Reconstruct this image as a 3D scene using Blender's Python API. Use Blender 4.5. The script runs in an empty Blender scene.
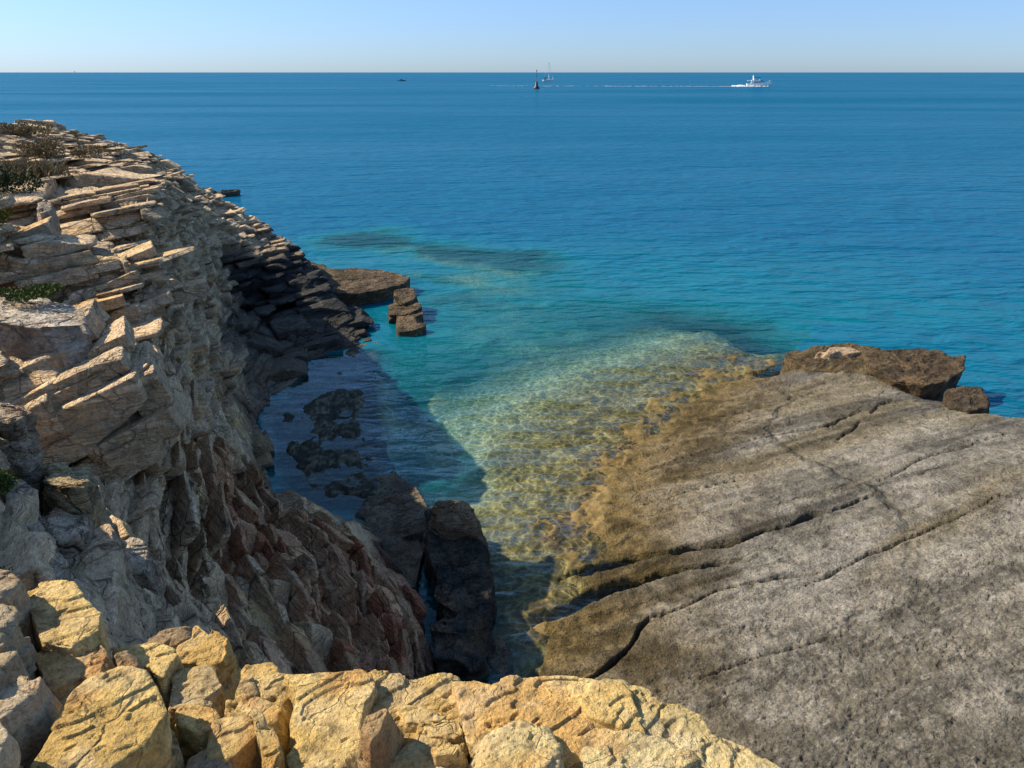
import bpy, math, random, time
import numpy as np
T0 = time.time()
random.seed(7)
SC = bpy.context.scene
COL = SC.collection
R = math.radians

# ------------------------------------------------------------------ camera
F, CX, CY, PITCH, EYE = 760.0, 512.0, 384.0, R(22.3), 8.0
cp, sp = math.cos(PITCH), math.sin(PITCH)
cam = bpy.data.cameras.new('camera')
cam.sensor_width = 36; cam.lens = F / 1024 * 36
cam.clip_start = 0.05; cam.clip_end = 60000
cam_ob = bpy.data.objects.new('camera', cam); COL.objects.link(cam_ob)
cam_ob.location = (0, 0, EYE); cam_ob.rotation_euler = (math.pi / 2 - PITCH, 0, 0)
SC.camera = cam_ob

def ray(px, py):
    x = (px - CX) / F; y = (CY - py) / F
    return x, cp + y * sp, -sp + y * cp
def pix(px, py, D):                      # point seen at a pixel, D metres ahead
    x, f, z = ray(px, py)
    return (x / f * D, D, EYE + z / f * D)
def pz(px, py, z0=0.0):                  # point seen at a pixel, at height z0
    x, f, z = ray(px, py)
    D = (z0 - EYE) / (z / f)
    return (x / f * D, D, z0)
def project(P):
    dz = P[..., 2] - EYE
    d = P[..., 1] * cp - dz * sp
    u = P[..., 1] * sp + dz * cp
    d = np.maximum(d, 0.05)
    return CX + F * P[..., 0] / d, CY - F * u / d, d

# ------------------------------------------------------------------ noise
U32 = np.uint32
def _u(a): return np.atleast_1d(np.asarray(a)).astype(np.int32).view(U32)
def h_int(ix, iy, iz, s):
    sh = np.shape(ix)
    h = _u(ix) * U32(374761393) + _u(iy) * U32(668265263) + _u(iz) * U32(3266489917) + U32((s * 974634777) & 0xffffffff)
    h = (h ^ (h >> U32(13))) * U32(1274126177)
    h = (h ^ (h >> U32(16))) * U32(2246822519)
    return ((h ^ (h >> U32(15))) & U32(0xffffff)).astype(np.float32).reshape(sh) * np.float32(1 / 16777216.0)
def vnoise(P, s=0):
    P = np.asarray(P); i = np.floor(P); f = (P - i).astype(np.float32)
    f = f * f * f * (f * (f * 6 - 15) + 10)
    k = i.astype(np.int32).view(U32)
    hx = [k[..., 0] * U32(374761393), None]; hx[1] = hx[0] + U32(374761393)
    hy = [k[..., 1] * U32(668265263) + U32((s * 974634777) & 0xffffffff), None]; hy[1] = hy[0] + U32(668265263)
    hz = [k[..., 2] * U32(3266489917), None]; hz[1] = hz[0] + U32(3266489917)
    def c(a, b, d):
        h = hx[a] + hy[b] + hz[d]
        h = (h ^ (h >> U32(13))) * U32(1274126177)
        h = (h ^ (h >> U32(16))) * U32(2246822519)
        return ((h ^ (h >> U32(15))) & U32(0xffffff)).astype(np.float32)
    fx, fy, fz = f[..., 0], f[..., 1], f[..., 2]
    def lx(b, d):
        c0 = c(0, b, d); return c0 + (c(1, b, d) - c0) * fx
    a0 = lx(0, 0); a0 = a0 + (lx(1, 0) - a0) * fy
    a1 = lx(0, 1); a1 = a1 + (lx(1, 1) - a1) * fy
    return (a0 + (a1 - a0) * fz) * np.float32(2 / 16777216.0) - 1
ROT = np.array([[.76, .58, .30], [-.62, .78, .06], [-.20, -.23, .95]])
def fbm(P, sc, octv=4, s=0, gain=.5):
    out = 0; a = 1; tot = 0; Q = P @ ROT * sc
    for o in range(octv):
        out = out + a * vnoise(Q + 17.3 * o, s + o); tot += a
        a *= gain; Q = Q @ ROT * 2.03
    return out / tot
def ridge(P, sc, octv=3, s=0):
    out = 0; a = 1; tot = 0; Q = P @ ROT * sc
    for o in range(octv):
        out = out + a * (1 - np.abs(vnoise(Q + 9.1 * o, s + o)) * 2); tot += a
        a *= .5; Q = Q @ ROT * 2.1
    return out / tot
def sstep(a, b, x):
    t = np.clip((x - a) / (b - a), 0, 1); return t * t * (3 - 2 * t)
def nrm(v):
    v = np.array(v, float); return v / np.linalg.norm(v)
def worley(P2, sc, s=0):                  # 2-D: nearest and second distances
    q = P2 * sc; i = np.floor(q); f1 = np.full(q.shape[:-1], 9.0); f2 = f1.copy()
    z0 = np.zeros_like(i[..., 0])
    for a in (-1, 0, 1):
        for b in (-1, 0, 1):
            cx = i[..., 0] + a; cy = i[..., 1] + b
            jx = h_int(cx, cy, z0, s); jy = h_int(cx, cy, z0, s + 5)
            d = np.hypot(cx + jx - q[..., 0], cy + jy - q[..., 1])
            f2 = np.minimum(f2, np.maximum(d, f1)); f1 = np.minimum(f1, d)
    return f1, f2

NB = nrm((-.27, .10, 1)); TA = nrm(np.cross((0, 1, 0.0), NB)); TB = np.cross(NB, TA)
def strata(P, thick, abed, acell, groove, gw, s, lmin=1.2, lmax=3.2, warp=.12, nb=NB):
    """blocky bedded rock: offset of the surface at P, and bed id"""
    rg = np.random.default_rng(s)
    ta = nrm(np.cross((0, 1, 0.0), nb)); tb = np.cross(nb, ta)
    w = P @ nb + warp * fbm(P, .35, 2, s) + warp * .25 * fbm(P, 1.6, 2, s + 3)
    th = thick * np.exp(rg.normal(0, .5, 400)); b = np.cumsum(th) - 18.0
    i = np.clip(np.searchsorted(b, w), 1, 398)
    lo, hi = b[i - 1], b[i]
    dw = np.minimum(w - lo, hi - w)
    i_f = i.astype(float); z0 = np.zeros_like(i_f)
    L = th[i] ** .6 * thick ** .4 * (lmin + (lmax - lmin) * h_int(i_f, z0, z0, s + 1))
    def joint(t, k):
        c = (t + .25 * thick * fbm(P, .9 / thick, 2, s + k)) / L + h_int(i_f, z0 + k, z0, s + 2) * 10
        j = np.floor(c); f = c - j
        odd = np.mod(j, 2)
        gone_lo = np.where((odd == 1) & (h_int(i_f, j, z0 + k, s + 4) < .45), 1, 0)
        gone_hi = np.where((odd == 0) & (h_int(i_f, j + 1, z0 + k, s + 4) < .45), 1, 0)
        d = np.minimum(np.where(gone_lo, 9, f), np.where(gone_hi, 9, 1 - f)) * L
        return j - gone_lo, d
    ja, da = joint(P @ ta, 11); jb, db = joint(P @ tb, 23)
    d = np.minimum(np.minimum(da, db) * 1.0, dw)
    gk = groove * (.25 + 1.1 * h_int(i_f, z0, z0 + 3, s + 6))
    w_ = gw * (.5 + h_int(i_f, ja, jb, s + 8))
    st = sstep(0, 1, d / w_)
    pr = abed * (h_int(i_f, z0, z0, s + 9) * 2 - 1) + acell * (h_int(i_f, ja, jb, s + 10) * 2 - 1)
    # every block face is tilted a little
    tilt = acell * .6 * ((h_int(i_f, ja, jb, s + 12) - .5) * (da.clip(0, L) / L) * 2 + (h_int(i_f, ja, jb, s + 13) - .5) * (w - lo) / (hi - lo) * 2)
    return (pr + tilt) * st - gk * (1 - st), i_f, h_int(i_f, ja, jb, s + 14)

# ------------------------------------------------------------------ mesh helpers
def link(name, me, mats, parent=None, smooth=True):
    ob = bpy.data.objects.new(name, me); COL.objects.link(ob)
    for m in (mats if isinstance(mats, (list, tuple)) else [mats]): me.materials.append(m)
    if smooth: me.polygons.foreach_set('use_smooth', np.ones(len(me.polygons), bool))
    if parent is not None: ob.parent = parent
    return ob
def quads_mesh(name, V, Q, col=None, extra=None):
    me = bpy.data.meshes.new(name)
    V = np.asarray(V, np.float32).reshape(-1, 3); Q = np.asarray(Q, np.int32)
    k = Q.shape[1]
    me.vertices.add(len(V)); me.vertices.foreach_set('co', V.ravel())
    me.loops.add(Q.size); me.loops.foreach_set('vertex_index', Q.ravel())
    me.polygons.add(len(Q)); me.polygons.foreach_set('loop_start', np.arange(0, Q.size, k, dtype=np.int32))
    if col is not None:
        a = me.color_attributes.new('Col', 'FLOAT_COLOR', 'POINT')
        c = np.ones((len(V), 4), np.float32); c[:, :3] = col.reshape(-1, 3)
        a.data.foreach_set('color', c.ravel())
    for nm, val in (extra or {}).items():
        a = me.attributes.new(nm, 'FLOAT', 'POINT'); a.data.foreach_set('value', np.asarray(val, np.float32).ravel())
    me.update(); me.validate()
    return me
def grid_faces(nu, nv, wrap=False):
    idx = np.arange(nu * nv).reshape(nu, nv)
    if wrap: idx = np.concatenate([idx, idx[:1]], 0)
    return np.stack([idx[:-1, :-1], idx[1:, :-1], idx[1:, 1:], idx[:-1, 1:]], -1).reshape(-1, 4)
def grid_normals(G, wrap=False):
    if wrap:
        H = np.concatenate([G[-1:], G, G[:1]], 0); du = H[2:] - H[:-2]
    else: du = np.gradient(G, axis=0)
    dv = np.gradient(G, axis=1)
    n = np.cross(du, dv)
    return n / np.maximum(np.linalg.norm(n, axis=-1, keepdims=True), 1e-9)
def box_blur(A, r, axis):
    if r < 1: return A
    p = [(0, 0)] * A.ndim; p[axis] = (r + 1, r)
    c = np.cumsum(np.pad(A, p, mode='edge'), axis=axis)
    n = A.shape[axis]
    hi = np.take(c, np.arange(2 * r + 1, 2 * r + 1 + n), axis=axis); lo = np.take(c, np.arange(0, n), axis=axis)
    return (hi - lo) / (2 * r + 1)
def tag(o, label=None, cat=None, group=None, kind=None):
    if label: o['label'] = label
    if cat: o['category'] = cat
    if group: o['group'] = group
    if kind: o['kind'] = kind
    return o
def mixc(a, b, t):
    a = np.asarray(a, float); b = np.asarray(b, float)
    return a + (b - a) * t[..., None]

# ------------------------------------------------------------------ materials
def mat(name):
    m = bpy.data.materials.new(name); m.use_nodes = True
    nt = m.node_tree; nt.nodes.clear()
    out = nt.nodes.new('ShaderNodeOutputMaterial')
    def N(t, **kw):
        n = nt.nodes.new(t)
        for k, v in kw.items():
            if k.startswith('i_'): n.inputs[k[2:].replace('_', ' ')].default_value = v
            else: setattr(n, k, v)
        return n
    return m, nt, out, N
def rock_material(name, fine=60.0, bump=.6, contrast=.55, dist=.02, rough=.9, crack=0.0, lam=0.0, ca=(1.0, .6)):
    m, nt, out, N = mat(name); L = nt.links.new
    at = N('ShaderNodeAttribute', attribute_name='Col')
    geo = N('ShaderNodeNewGeometry'); pos = geo.outputs['Position']
    def noise(sc, det, rg, vec=None):
        n = N('ShaderNodeTexNoise', i_Scale=sc, i_Detail=det, i_Roughness=rg); L(vec or pos, n.inputs['Vector']); return n.outputs['Fac']
    def rng(v, a, b, c, d):
        n = N('ShaderNodeMapRange'); L(v, n.inputs[0])
        for k, q in zip((1, 2, 3, 4), (a, b, c, d)): n.inputs[k].default_value = q
        return n.outputs[0]
    def op(o, x, y, z=None):
        n = N('ShaderNodeMath', operation=o)
        for k, q in enumerate((x, y, z)):
            if q is None: continue
            if isinstance(q, float): n.inputs[k].default_value = q
            else: L(q, n.inputs[k])
        return n.outputs[0]
    n1 = noise(fine, 6.0, .68); n2 = noise(fine * .17, 6.0, .62); n3 = noise(fine * .45, 3.0, .6)
    v1 = N('ShaderNodeTexVoronoi', i_Scale=fine * .4); L(pos, v1.inputs['Vector'])
    f = op('MULTIPLY', rng(n1, .33, .67, 1 - contrast * .55, 1 + contrast * .5), rng(n2, .3, .7, 1 - contrast * .5, 1 + contrast * .45))
    f = op('MULTIPLY', f, rng(n3, .60, .72, 1.0, 1 - contrast * .45))              # dark specks
    h = op('MULTIPLY_ADD', v1.outputs['Distance'], .35, n1); h = op('MULTIPLY_ADD', n2, 1.5, h); h = op('MULTIPLY_ADD', rng(n3, .55, .72, 0.0, 1.0), -.5, h)
    if crack:
        w = N('ShaderNodeTexNoise', i_Scale=2.2, i_Detail=5.0); L(pos, w.inputs['Vector'])
        ad = N('ShaderNodeVectorMath', operation='MULTIPLY_ADD'); L(w.outputs['Color'], ad.inputs[0]); ad.inputs[1].default_value = (.5, .5, .5); L(pos, ad.inputs[2])
        for sc, amt in ((crack, ca[0]), (crack * 2.7, ca[1])):
            vo = N('ShaderNodeTexVoronoi', feature='DISTANCE_TO_EDGE', i_Scale=sc); L(ad.outputs[0], vo.inputs['Vector'])
            c = rng(vo.outputs['Distance'], .0, .035, 1.0, 0.0); gate = rng(noise(sc * .8, 2.0, .5), .45, .6, 0.0, amt); c = op('MULTIPLY', c, gate)
            h = op('MULTIPLY_ADD', c, -2.2, h); f = op('MULTIPLY', f, op('MULTIPLY_ADD', c, -.45, 1.0))
    if lam:
        mp = N('ShaderNodeMapping'); mp.inputs['Rotation'].default_value = (0, R(-16), 0); mp.inputs['Scale'].default_value = (.9, .9, lam); L(pos, mp.inputs['Vector'])
        l1 = noise(1.0, 5.0, .7, mp.outputs[0]); g = rng(l1, .40, .60, 0.0, 1.0)
        h = op('MULTIPLY_ADD', g, 1.6, h); f = op('MULTIPLY', f, rng(l1, .35, .65, 1.0, 1.26))
    vm = N('ShaderNodeVectorMath', operation='SCALE'); L(at.outputs['Color'], vm.inputs[0]); L(f, vm.inputs['Scale'])
    bs = N('ShaderNodeBsdfPrincipled'); L(vm.outputs[0], bs.inputs['Base Color'])
    bs.inputs['Roughness'].default_value = rough; bs.inputs['Specular IOR Level'].default_value = .2
    bu = N('ShaderNodeBump', i_Strength=bump, i_Distance=dist); L(h, bu.inputs['Height']); L(bu.outputs[0], bs.inputs['Normal'])
    L(bs.outputs[0], out.inputs['Surface'])
    return m
def plain(name, col, rough=.5, metal=0.0, var=.15, sc=3.0):
    m, nt, out, N = mat(name); L = nt.links.new
    geo = N('ShaderNodeNewGeometry'); n = N('ShaderNodeTexNoise', i_Scale=sc, i_Detail=3.0); L(geo.outputs['Position'], n.inputs['Vector'])
    rp = N('ShaderNodeValToRGB')
    rp.color_ramp.elements[0].color = (*[c * (1 - var) for c in col], 1); rp.color_ramp.elements[1].color = (*[min(1, c * (1 + var)) for c in col], 1)
    L(n.outputs['Fac'], rp.inputs[0])
    bs = N('ShaderNodeBsdfPrincipled'); L(rp.outputs[0], bs.inputs['Base Color']); bs.inputs['Roughness'].default_value = rough; bs.inputs['Specular IOR Level'].default_value = .1 if rough > .55 else .5; bs.inputs['Metallic'].default_value = metal
    L(bs.outputs[0], out.inputs['Surface']); return m

M_CLIFF = rock_material('cliff_rock', 26.0, 1.0, .50, .045, crack=1.6, lam=11.0)
M_LEDGE = rock_material('yellow_limestone', 80.0, 1.0, .50, .016, crack=2.4, ca=(.55, .25))
M_SLAB = rock_material('grey_slab_rock', 30.0, 1.0, .80, .055, crack=.30, ca=(.75, .22))
M_BED = rock_material('sea_bed', 9.0, .5, .6, .05)

# ------------------------------------------------------------------ cliff: sections from inland to under water
SEC = [
 [(3.2,-4,6.2),(3.0,-2,6.0),(2.6,.2,5.8),(2.7,.7,4),(2.8,1.3,2.0),(3.0,2.0,1.2),(3.2,2.6,.9)],
 [(.5,-3,6.1),(.6,0,6.0),(.70,1.50,5.72),(.9,2.0,4),(1.0,2.5,2.5),(1.2,3.2,.9),(1.5,4,.2)],
 [(-.3,-3,6.1),(-.1,.3,6.0),(0,1.88,5.72),(.05,2.3,4.3),(0,3.0,2.5),(0,4.4,.3),(.4,5.2,-1)],
 [(-1,-3,6.1),(-.6,.5,6.0),(-.70,2.02,5.72),(-.8,2.6,4.5),(-1.1,3.6,2.8),(-1.2,6.6,.4),(-.5,7,-1)],
 [(-2,-3,6.4),(-1.3,.8,6.05),(-1.30,2.45,5.45),(-1.5,3.2,4.6),(-1.9,5.0,3.0),(-1.30,8.2,.5),(-.75,8.2,-1)],
 [(-3.8,-3,7.4),(-2.5,1.6,6.75),(-1.75,2.6,5.75),(-2.2,4.2,4.5),(-2.6,6.2,2.7),(-1.45,9.4,.5),(-.85,9.6,-1)],
 [(-6.5,1,7.6),(-3.9,3.6,7.1),(-2.72,4.05,5.45),(-2.9,5.0,4.2),(-3.2,7.2,2.6),(-2.3,10.9,.6),(-1.6,11.4,-.9)],
 [(-9,3.5,7.4),(-5.6,4.9,6.7),(-3.75,5.3,4.75),(-3.4,6.1,3.9),(-3.5,7.6,2.6),pz(310,512,.7),(-2.5,12.3,-.8)],
 [(-10,5.6,5.6),(-7.0,5.9,4.7),(-4.15,6.95,4.2),(-3.85,7.6,3.6),(-3.7,8.5,2.5),pz(290,503,.4),(-3.2,13.0,-.9)],
 [(-10,6.3,7.2),(-7.0,6.35,5.75),(-4.0,7.4,5.05),(-3.95,7.7,3.9),(-4.0,9.0,2.5),pz(278,494,.2),(-3.9,13.6,-.9)],
 [(-11,10.5,5.6),pix(10,318,11.0),pix(148,326,11.0),pix(176,365,11),pix(213,428,11.4),pz(268,462,.15),(-4.6,15.0,-1)],
 [(-11,11.0,7.0),pix(10,243,11.4),pix(134,243,12.0),pix(160,318,12.0),pix(207,410,12.6),pz(264,446,.1),(-5.0,15.8,-1)],
 [pix(-60,228,16),pix(60,233,15.5),pix(146,262,15),pix(172,310,15.0),pix(214,390,15),pz(263,425,.05),(-5.3,17.0,-1)],
 [pix(-60,205,16.5),pix(85,190,17),pix(152,192,17.0),pix(181,280,16.5),pix(217,362,16.6),pz(264,415,.05),(-5.5,17.6,-1)],
 [pix(-50,165,22),pix(85,175,22),pix(160,186,22),pix(192,265,20),pix(222,340,18.6),pz(270,402,.05),(-5.6,18.2,-1)],
 [pix(0,140,29),pix(130,162,29),pix(195,205,27),pix(235,265,25),pix(262,330,22.5),pz(300,378,0),(-5.0,19.6,-1)],
 [pix(20,125,36),pix(135,148,35),pix(225,200,32.5),pix(285,241,29),pix(332,286,26),pz(372,336,0),(-3.9,22.8,-1)],
 [(-22.5,40,5.2),(-17,38,3.9),(-13,35.5,2.1),(-9.6,32,1.0),(-7.2,29,.3),(-5.6,26.6,-.2),(-4.6,26.4,-1.5)],
 [(-25,47,-2),(-19,44,-2.2),(-14,40.5,-2.2),(-10,36.5,-2.2),(-7.4,32,-2.2),(-5.4,28.5,-2.2),(-4.4,27.4,-2.5)],
]
def fgw(P): return (sstep(3.2, 2.6, P[..., 1]))
def cell_edges(x, sd, key):
    """irregular 1-D partition: cell number and its two edges"""
    def e(j): return j + .75 * (h_int(j, key, key * 0, sd) - .5)
    j = np.floor(x); j = np.where(x < e(j), j - 1, j); j = np.where(x >= e(j + 1), j + 1, j)
    return j, e
def block_cells(P, N, nb, jd, thick, Lm, seed, offs, cut=(.08, .08, .02), tight=1.0, wild=.10, spread=.60):
    """bedded, jointed blocks that the rock face cuts through"""
    rg = np.random.default_rng(seed); out = []
    th = thick * np.exp(rg.normal(0, spread, 900)); b = np.cumsum(th) - th.sum() * .3
    P0 = np.concatenate([P] * len(offs)); N0 = np.concatenate([N] * len(offs))
    Q = np.concatenate([P - N * o for o in offs])
    Q = Q + .03 * rg.normal(0, 1, Q.shape)
    w = Q @ nb
    bi = np.clip(np.searchsorted(b, w), 1, 898)
    jd = np.array(jd, float); jd = nrm(jd - nb * (jd @ nb)); kd = np.cross(nb, jd)
    for i in np.unique(bi):
        m = bi == i; q = Q[m]; an = rg.normal(0, wild); ca, sa = math.cos(an), math.sin(an)
        ta = jd * ca + kd * sa; tb = kd * ca - jd * sa
        L = Lm * (th[i] / thick) ** .45 * rg.uniform(.6, 1.5); L2 = L * rg.uniform(.7, 1.3)
        key = np.full(len(q), float(i))
        j, ej = cell_edges(q @ ta / L, seed + 1, key)
        k, ek = cell_edges(q @ tb / L2, seed + 2, key + 31 * j)
        cid = (j + 5000) * 20000 + (k + 5000)
        u, first, inv, cnt = np.unique(cid, return_index=True, return_inverse=True, return_counts=True)
        mp = np.stack([np.bincount(inv, P0[m][:, c]) / cnt for c in range(3)], -1); mn = np.stack([np.bincount(inv, N0[m][:, c]) / cnt for c in range(3)], -1)
        jj, kk, kf = j[first], k[first], key[first]
        def e1(x): return x + .75 * (h_int(x, kf, kf * 0, seed + 1) - .5)
        def e2(x): return x + .75 * (h_int(x, kf + 31 * jj, (kf + 31 * jj) * 0, seed + 2) - .5)
        A0, A1 = e1(jj) * L, e1(jj + 1) * L; B0, B1 = e2(kk) * L2, e2(kk + 1) * L2
        for c in range(len(u)):
            hx = np.array([(A1[c] - A0[c]) / 2, (B1[c] - B0[c]) / 2, th[i] / 2])
            C = ta * (A0[c] + A1[c]) / 2 + tb * (B0[c] + B1[c]) / 2 + nb * (b[i - 1] + b[i]) / 2
            nn = nrm(mn[c]); o = (C - mp[c]) @ nn
            ext = abs(nn @ ta) * hx[0] + abs(nn @ tb) * hx[1] + abs(nn @ nb) * hx[2]
            if hx[0] < .05 or hx[1] < .05: continue
            bedo = float(h_int(np.array(float(i)), np.array(2.), np.array(5.), seed)) * 2 - 1
            cd = -o + cut[0] * bedo + cut[1] * rg.normal(0, 1) * .5 + cut[2]
            if cd < .12 * ext: continue
            cn = nrm(nn + rg.normal(0, .07, 3))
            out.append((C, np.stack([ta, tb, nb]), hx, float(h_int(np.array(float(i)), np.array(1.), np.array(1.), seed)), rg.uniform(0, 1), rg.integers(1 << 30), tight, cn, cd))
    return out
FACE_CACHE = {}
def block_mesh(boxes, step=1.9, nmax=64):
    Vs, Qs, rn, bd, up = [], [], [], [], []; base = 0; ax_n = []
    for C, Axs, hx, bed, rnd, sd, tight, cn, cd in boxes:
        rg = np.random.default_rng(sd)
        px, py, d = project(C[None]); vis = -80 < px[0] < 1100 and -80 < py[0] < 860 and C[1] > 1
        cell = d[0] / F * step if vis else .25
        n = np.clip(np.ceil(2 * hx / cell), 3, nmax).astype(int)
        toC = np.array([0, 0, EYE]) - C
        # planes in box space: six faces, chipped edges and corners
        pl = np.concatenate([np.eye(3), -np.eye(3)]) + rg.normal(0, .05 * (1 - .6 * tight), (6, 3)); pd = rg.uniform(.93 + .05 * tight, 1.02, 6)
        nc = rg.integers(2, 5); sg = rg.choice([-1, 0, 1], (nc, 3), p=[.4, .2, .4]) + rg.normal(0, .2, (nc, 3)); ln = np.linalg.norm(sg, axis=1); sg = sg / np.maximum(ln, .2)[:, None]
        pl = np.concatenate([pl, sg]); pd = np.concatenate([pd, rg.uniform(1.0 + .12 * tight, 1.45, nc)])
        pl = np.concatenate([pl, ((Axs @ cn) * hx)[None]]); pd = np.append(pd, cd)
        p = rg.uniform(20, 55)
        for axis in range(3):
            for sgn in (-1, 1):
                fn = Axs[axis] * sgn
                f = 1.0 if fn @ toC > -.15 * np.linalg.norm(toC) else .22
                o1, o2 = [q for q in range(3) if q != axis]
                n1, n2 = max(2, int(n[o1] * f)), max(2, int(n[o2] * f))
                key = (axis, sgn, n1, n2)
                if key not in FACE_CACHE:
                    u, v = np.meshgrid(np.sin(np.linspace(-1, 1, n1 + 1) * 1.45) / math.sin(1.45), np.sin(np.linspace(-1, 1, n2 + 1) * 1.45) / math.sin(1.45), indexing='ij')
                    K = np.zeros((n1 + 1, n2 + 1, 3)); K[..., axis] = sgn; K[..., o1] = u; K[..., o2] = v
                    q = grid_faces(n1 + 1, n2 + 1)
                    flip = (sgn > 0) == (axis == 1)
                    FACE_CACHE[key] = (K.reshape(-1, 3), q[:, ::-1] if flip else q)
                K, q = FACE_CACHE[key]
                t = np.maximum(K @ pl.T / pd, 1e-4)
                r = 1.0 / (t ** p).sum(1) ** (1 / p)
                L = K * r[:, None] * hx
                Vs.append(C + L @ Axs); Qs.append(q + base); base += len(K)
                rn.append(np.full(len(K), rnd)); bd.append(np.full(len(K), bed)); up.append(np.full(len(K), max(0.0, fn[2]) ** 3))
                ax_n.append(L @ Axs)
    V = np.concatenate(Vs); Dn = np.concatenate(ax_n); Dn /= np.maximum(np.linalg.norm(Dn, axis=1), 1e-6)[:, None]
    rn = np.concatenate(rn)
    off = rn[:, None] * np.array([37.0, 11.0, 5.0])
    dsp = .06 * fbm(V, 1.6, 3, 801) + .022 * fbm(V + off, 3.2, 3, 811) + .018 * ridge(V * np.array([1, 1, 2.2]) + off, 7, 4, 821) + .010 * fbm(V, 26, 3, 831)
    # thin flaking along the bedding on the block sides
    V = V + Dn * dsp[:, None]
    return V, np.concatenate(Qs), rn, np.concatenate(bd), np.concatenate(up)
def cliff_colour(P, top, c1, c2):
    base = mixc((.40, .315, .225), (.56, .455, .33), sstep(-.5, .5, fbm(P, .5, 3, 501)))
    base = base * (.78 + .38 * c1)[..., None] * (.85 + .3 * c2)[..., None]
    base = mixc(base, (.47, .31, .16), .7 * sstep(.10, .45, fbm(P, .8, 4, 511)) * (1 - sstep(20, 28, P[..., 1])))
    base = mixc(base, (.38, .32, .25), .45 * sstep(.05, .5, fbm(P, 1.1, 3, 521)))
    base = mixc(base, (.60, .52, .41), .55 * sstep(.1, .5, fbm(P, 2.3, 4, 525)))
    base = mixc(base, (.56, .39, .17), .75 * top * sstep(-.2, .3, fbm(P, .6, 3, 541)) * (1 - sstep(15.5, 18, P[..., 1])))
    base = base * (1 - .35 * sstep(.1, .5, fbm(P, 6, 3, 545)))[..., None]
    butt = (1 - sstep(10.5, 12.5, P[..., 1])) * (1 - sstep(2.0, 3.3, P[..., 2] + .5 * fbm(P, .8, 2, 7))) * sstep(3.5, 5, P[..., 1])
    base = mixc(base, np.array((.36, .19, .115)) * (.6 + .8 * c1)[..., None], butt * .75 * sstep(-.45, .2, fbm(P, .9, 3, 551)))
    base = mixc(base, (.17, .05, .025), butt * .8 * sstep(.72, .8, c1) * sstep(-.3, .1, fbm(P, 1.2, 2, 553)))
    far = sstep(14, 26, P[..., 1])
    base = base * np.array((1.48, 1.36, 1.17)) * (1 - .12 * far)[..., None]
    wet = 1 - sstep(.2, 1.3, P[..., 2] - far * 1.3 + .6 * fbm(P, .7, 3, 561))
    base = mixc(base, np.array((.030, .032, .033)) + .05 * np.maximum(0, fbm(P, 3, 3, 571))[..., None], wet * (.6 + .38 * far))
    base = base * np.minimum(1, .66 / np.maximum(base.max(-1, keepdims=True), .01))
    return np.clip(base, .012, .7)
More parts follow.
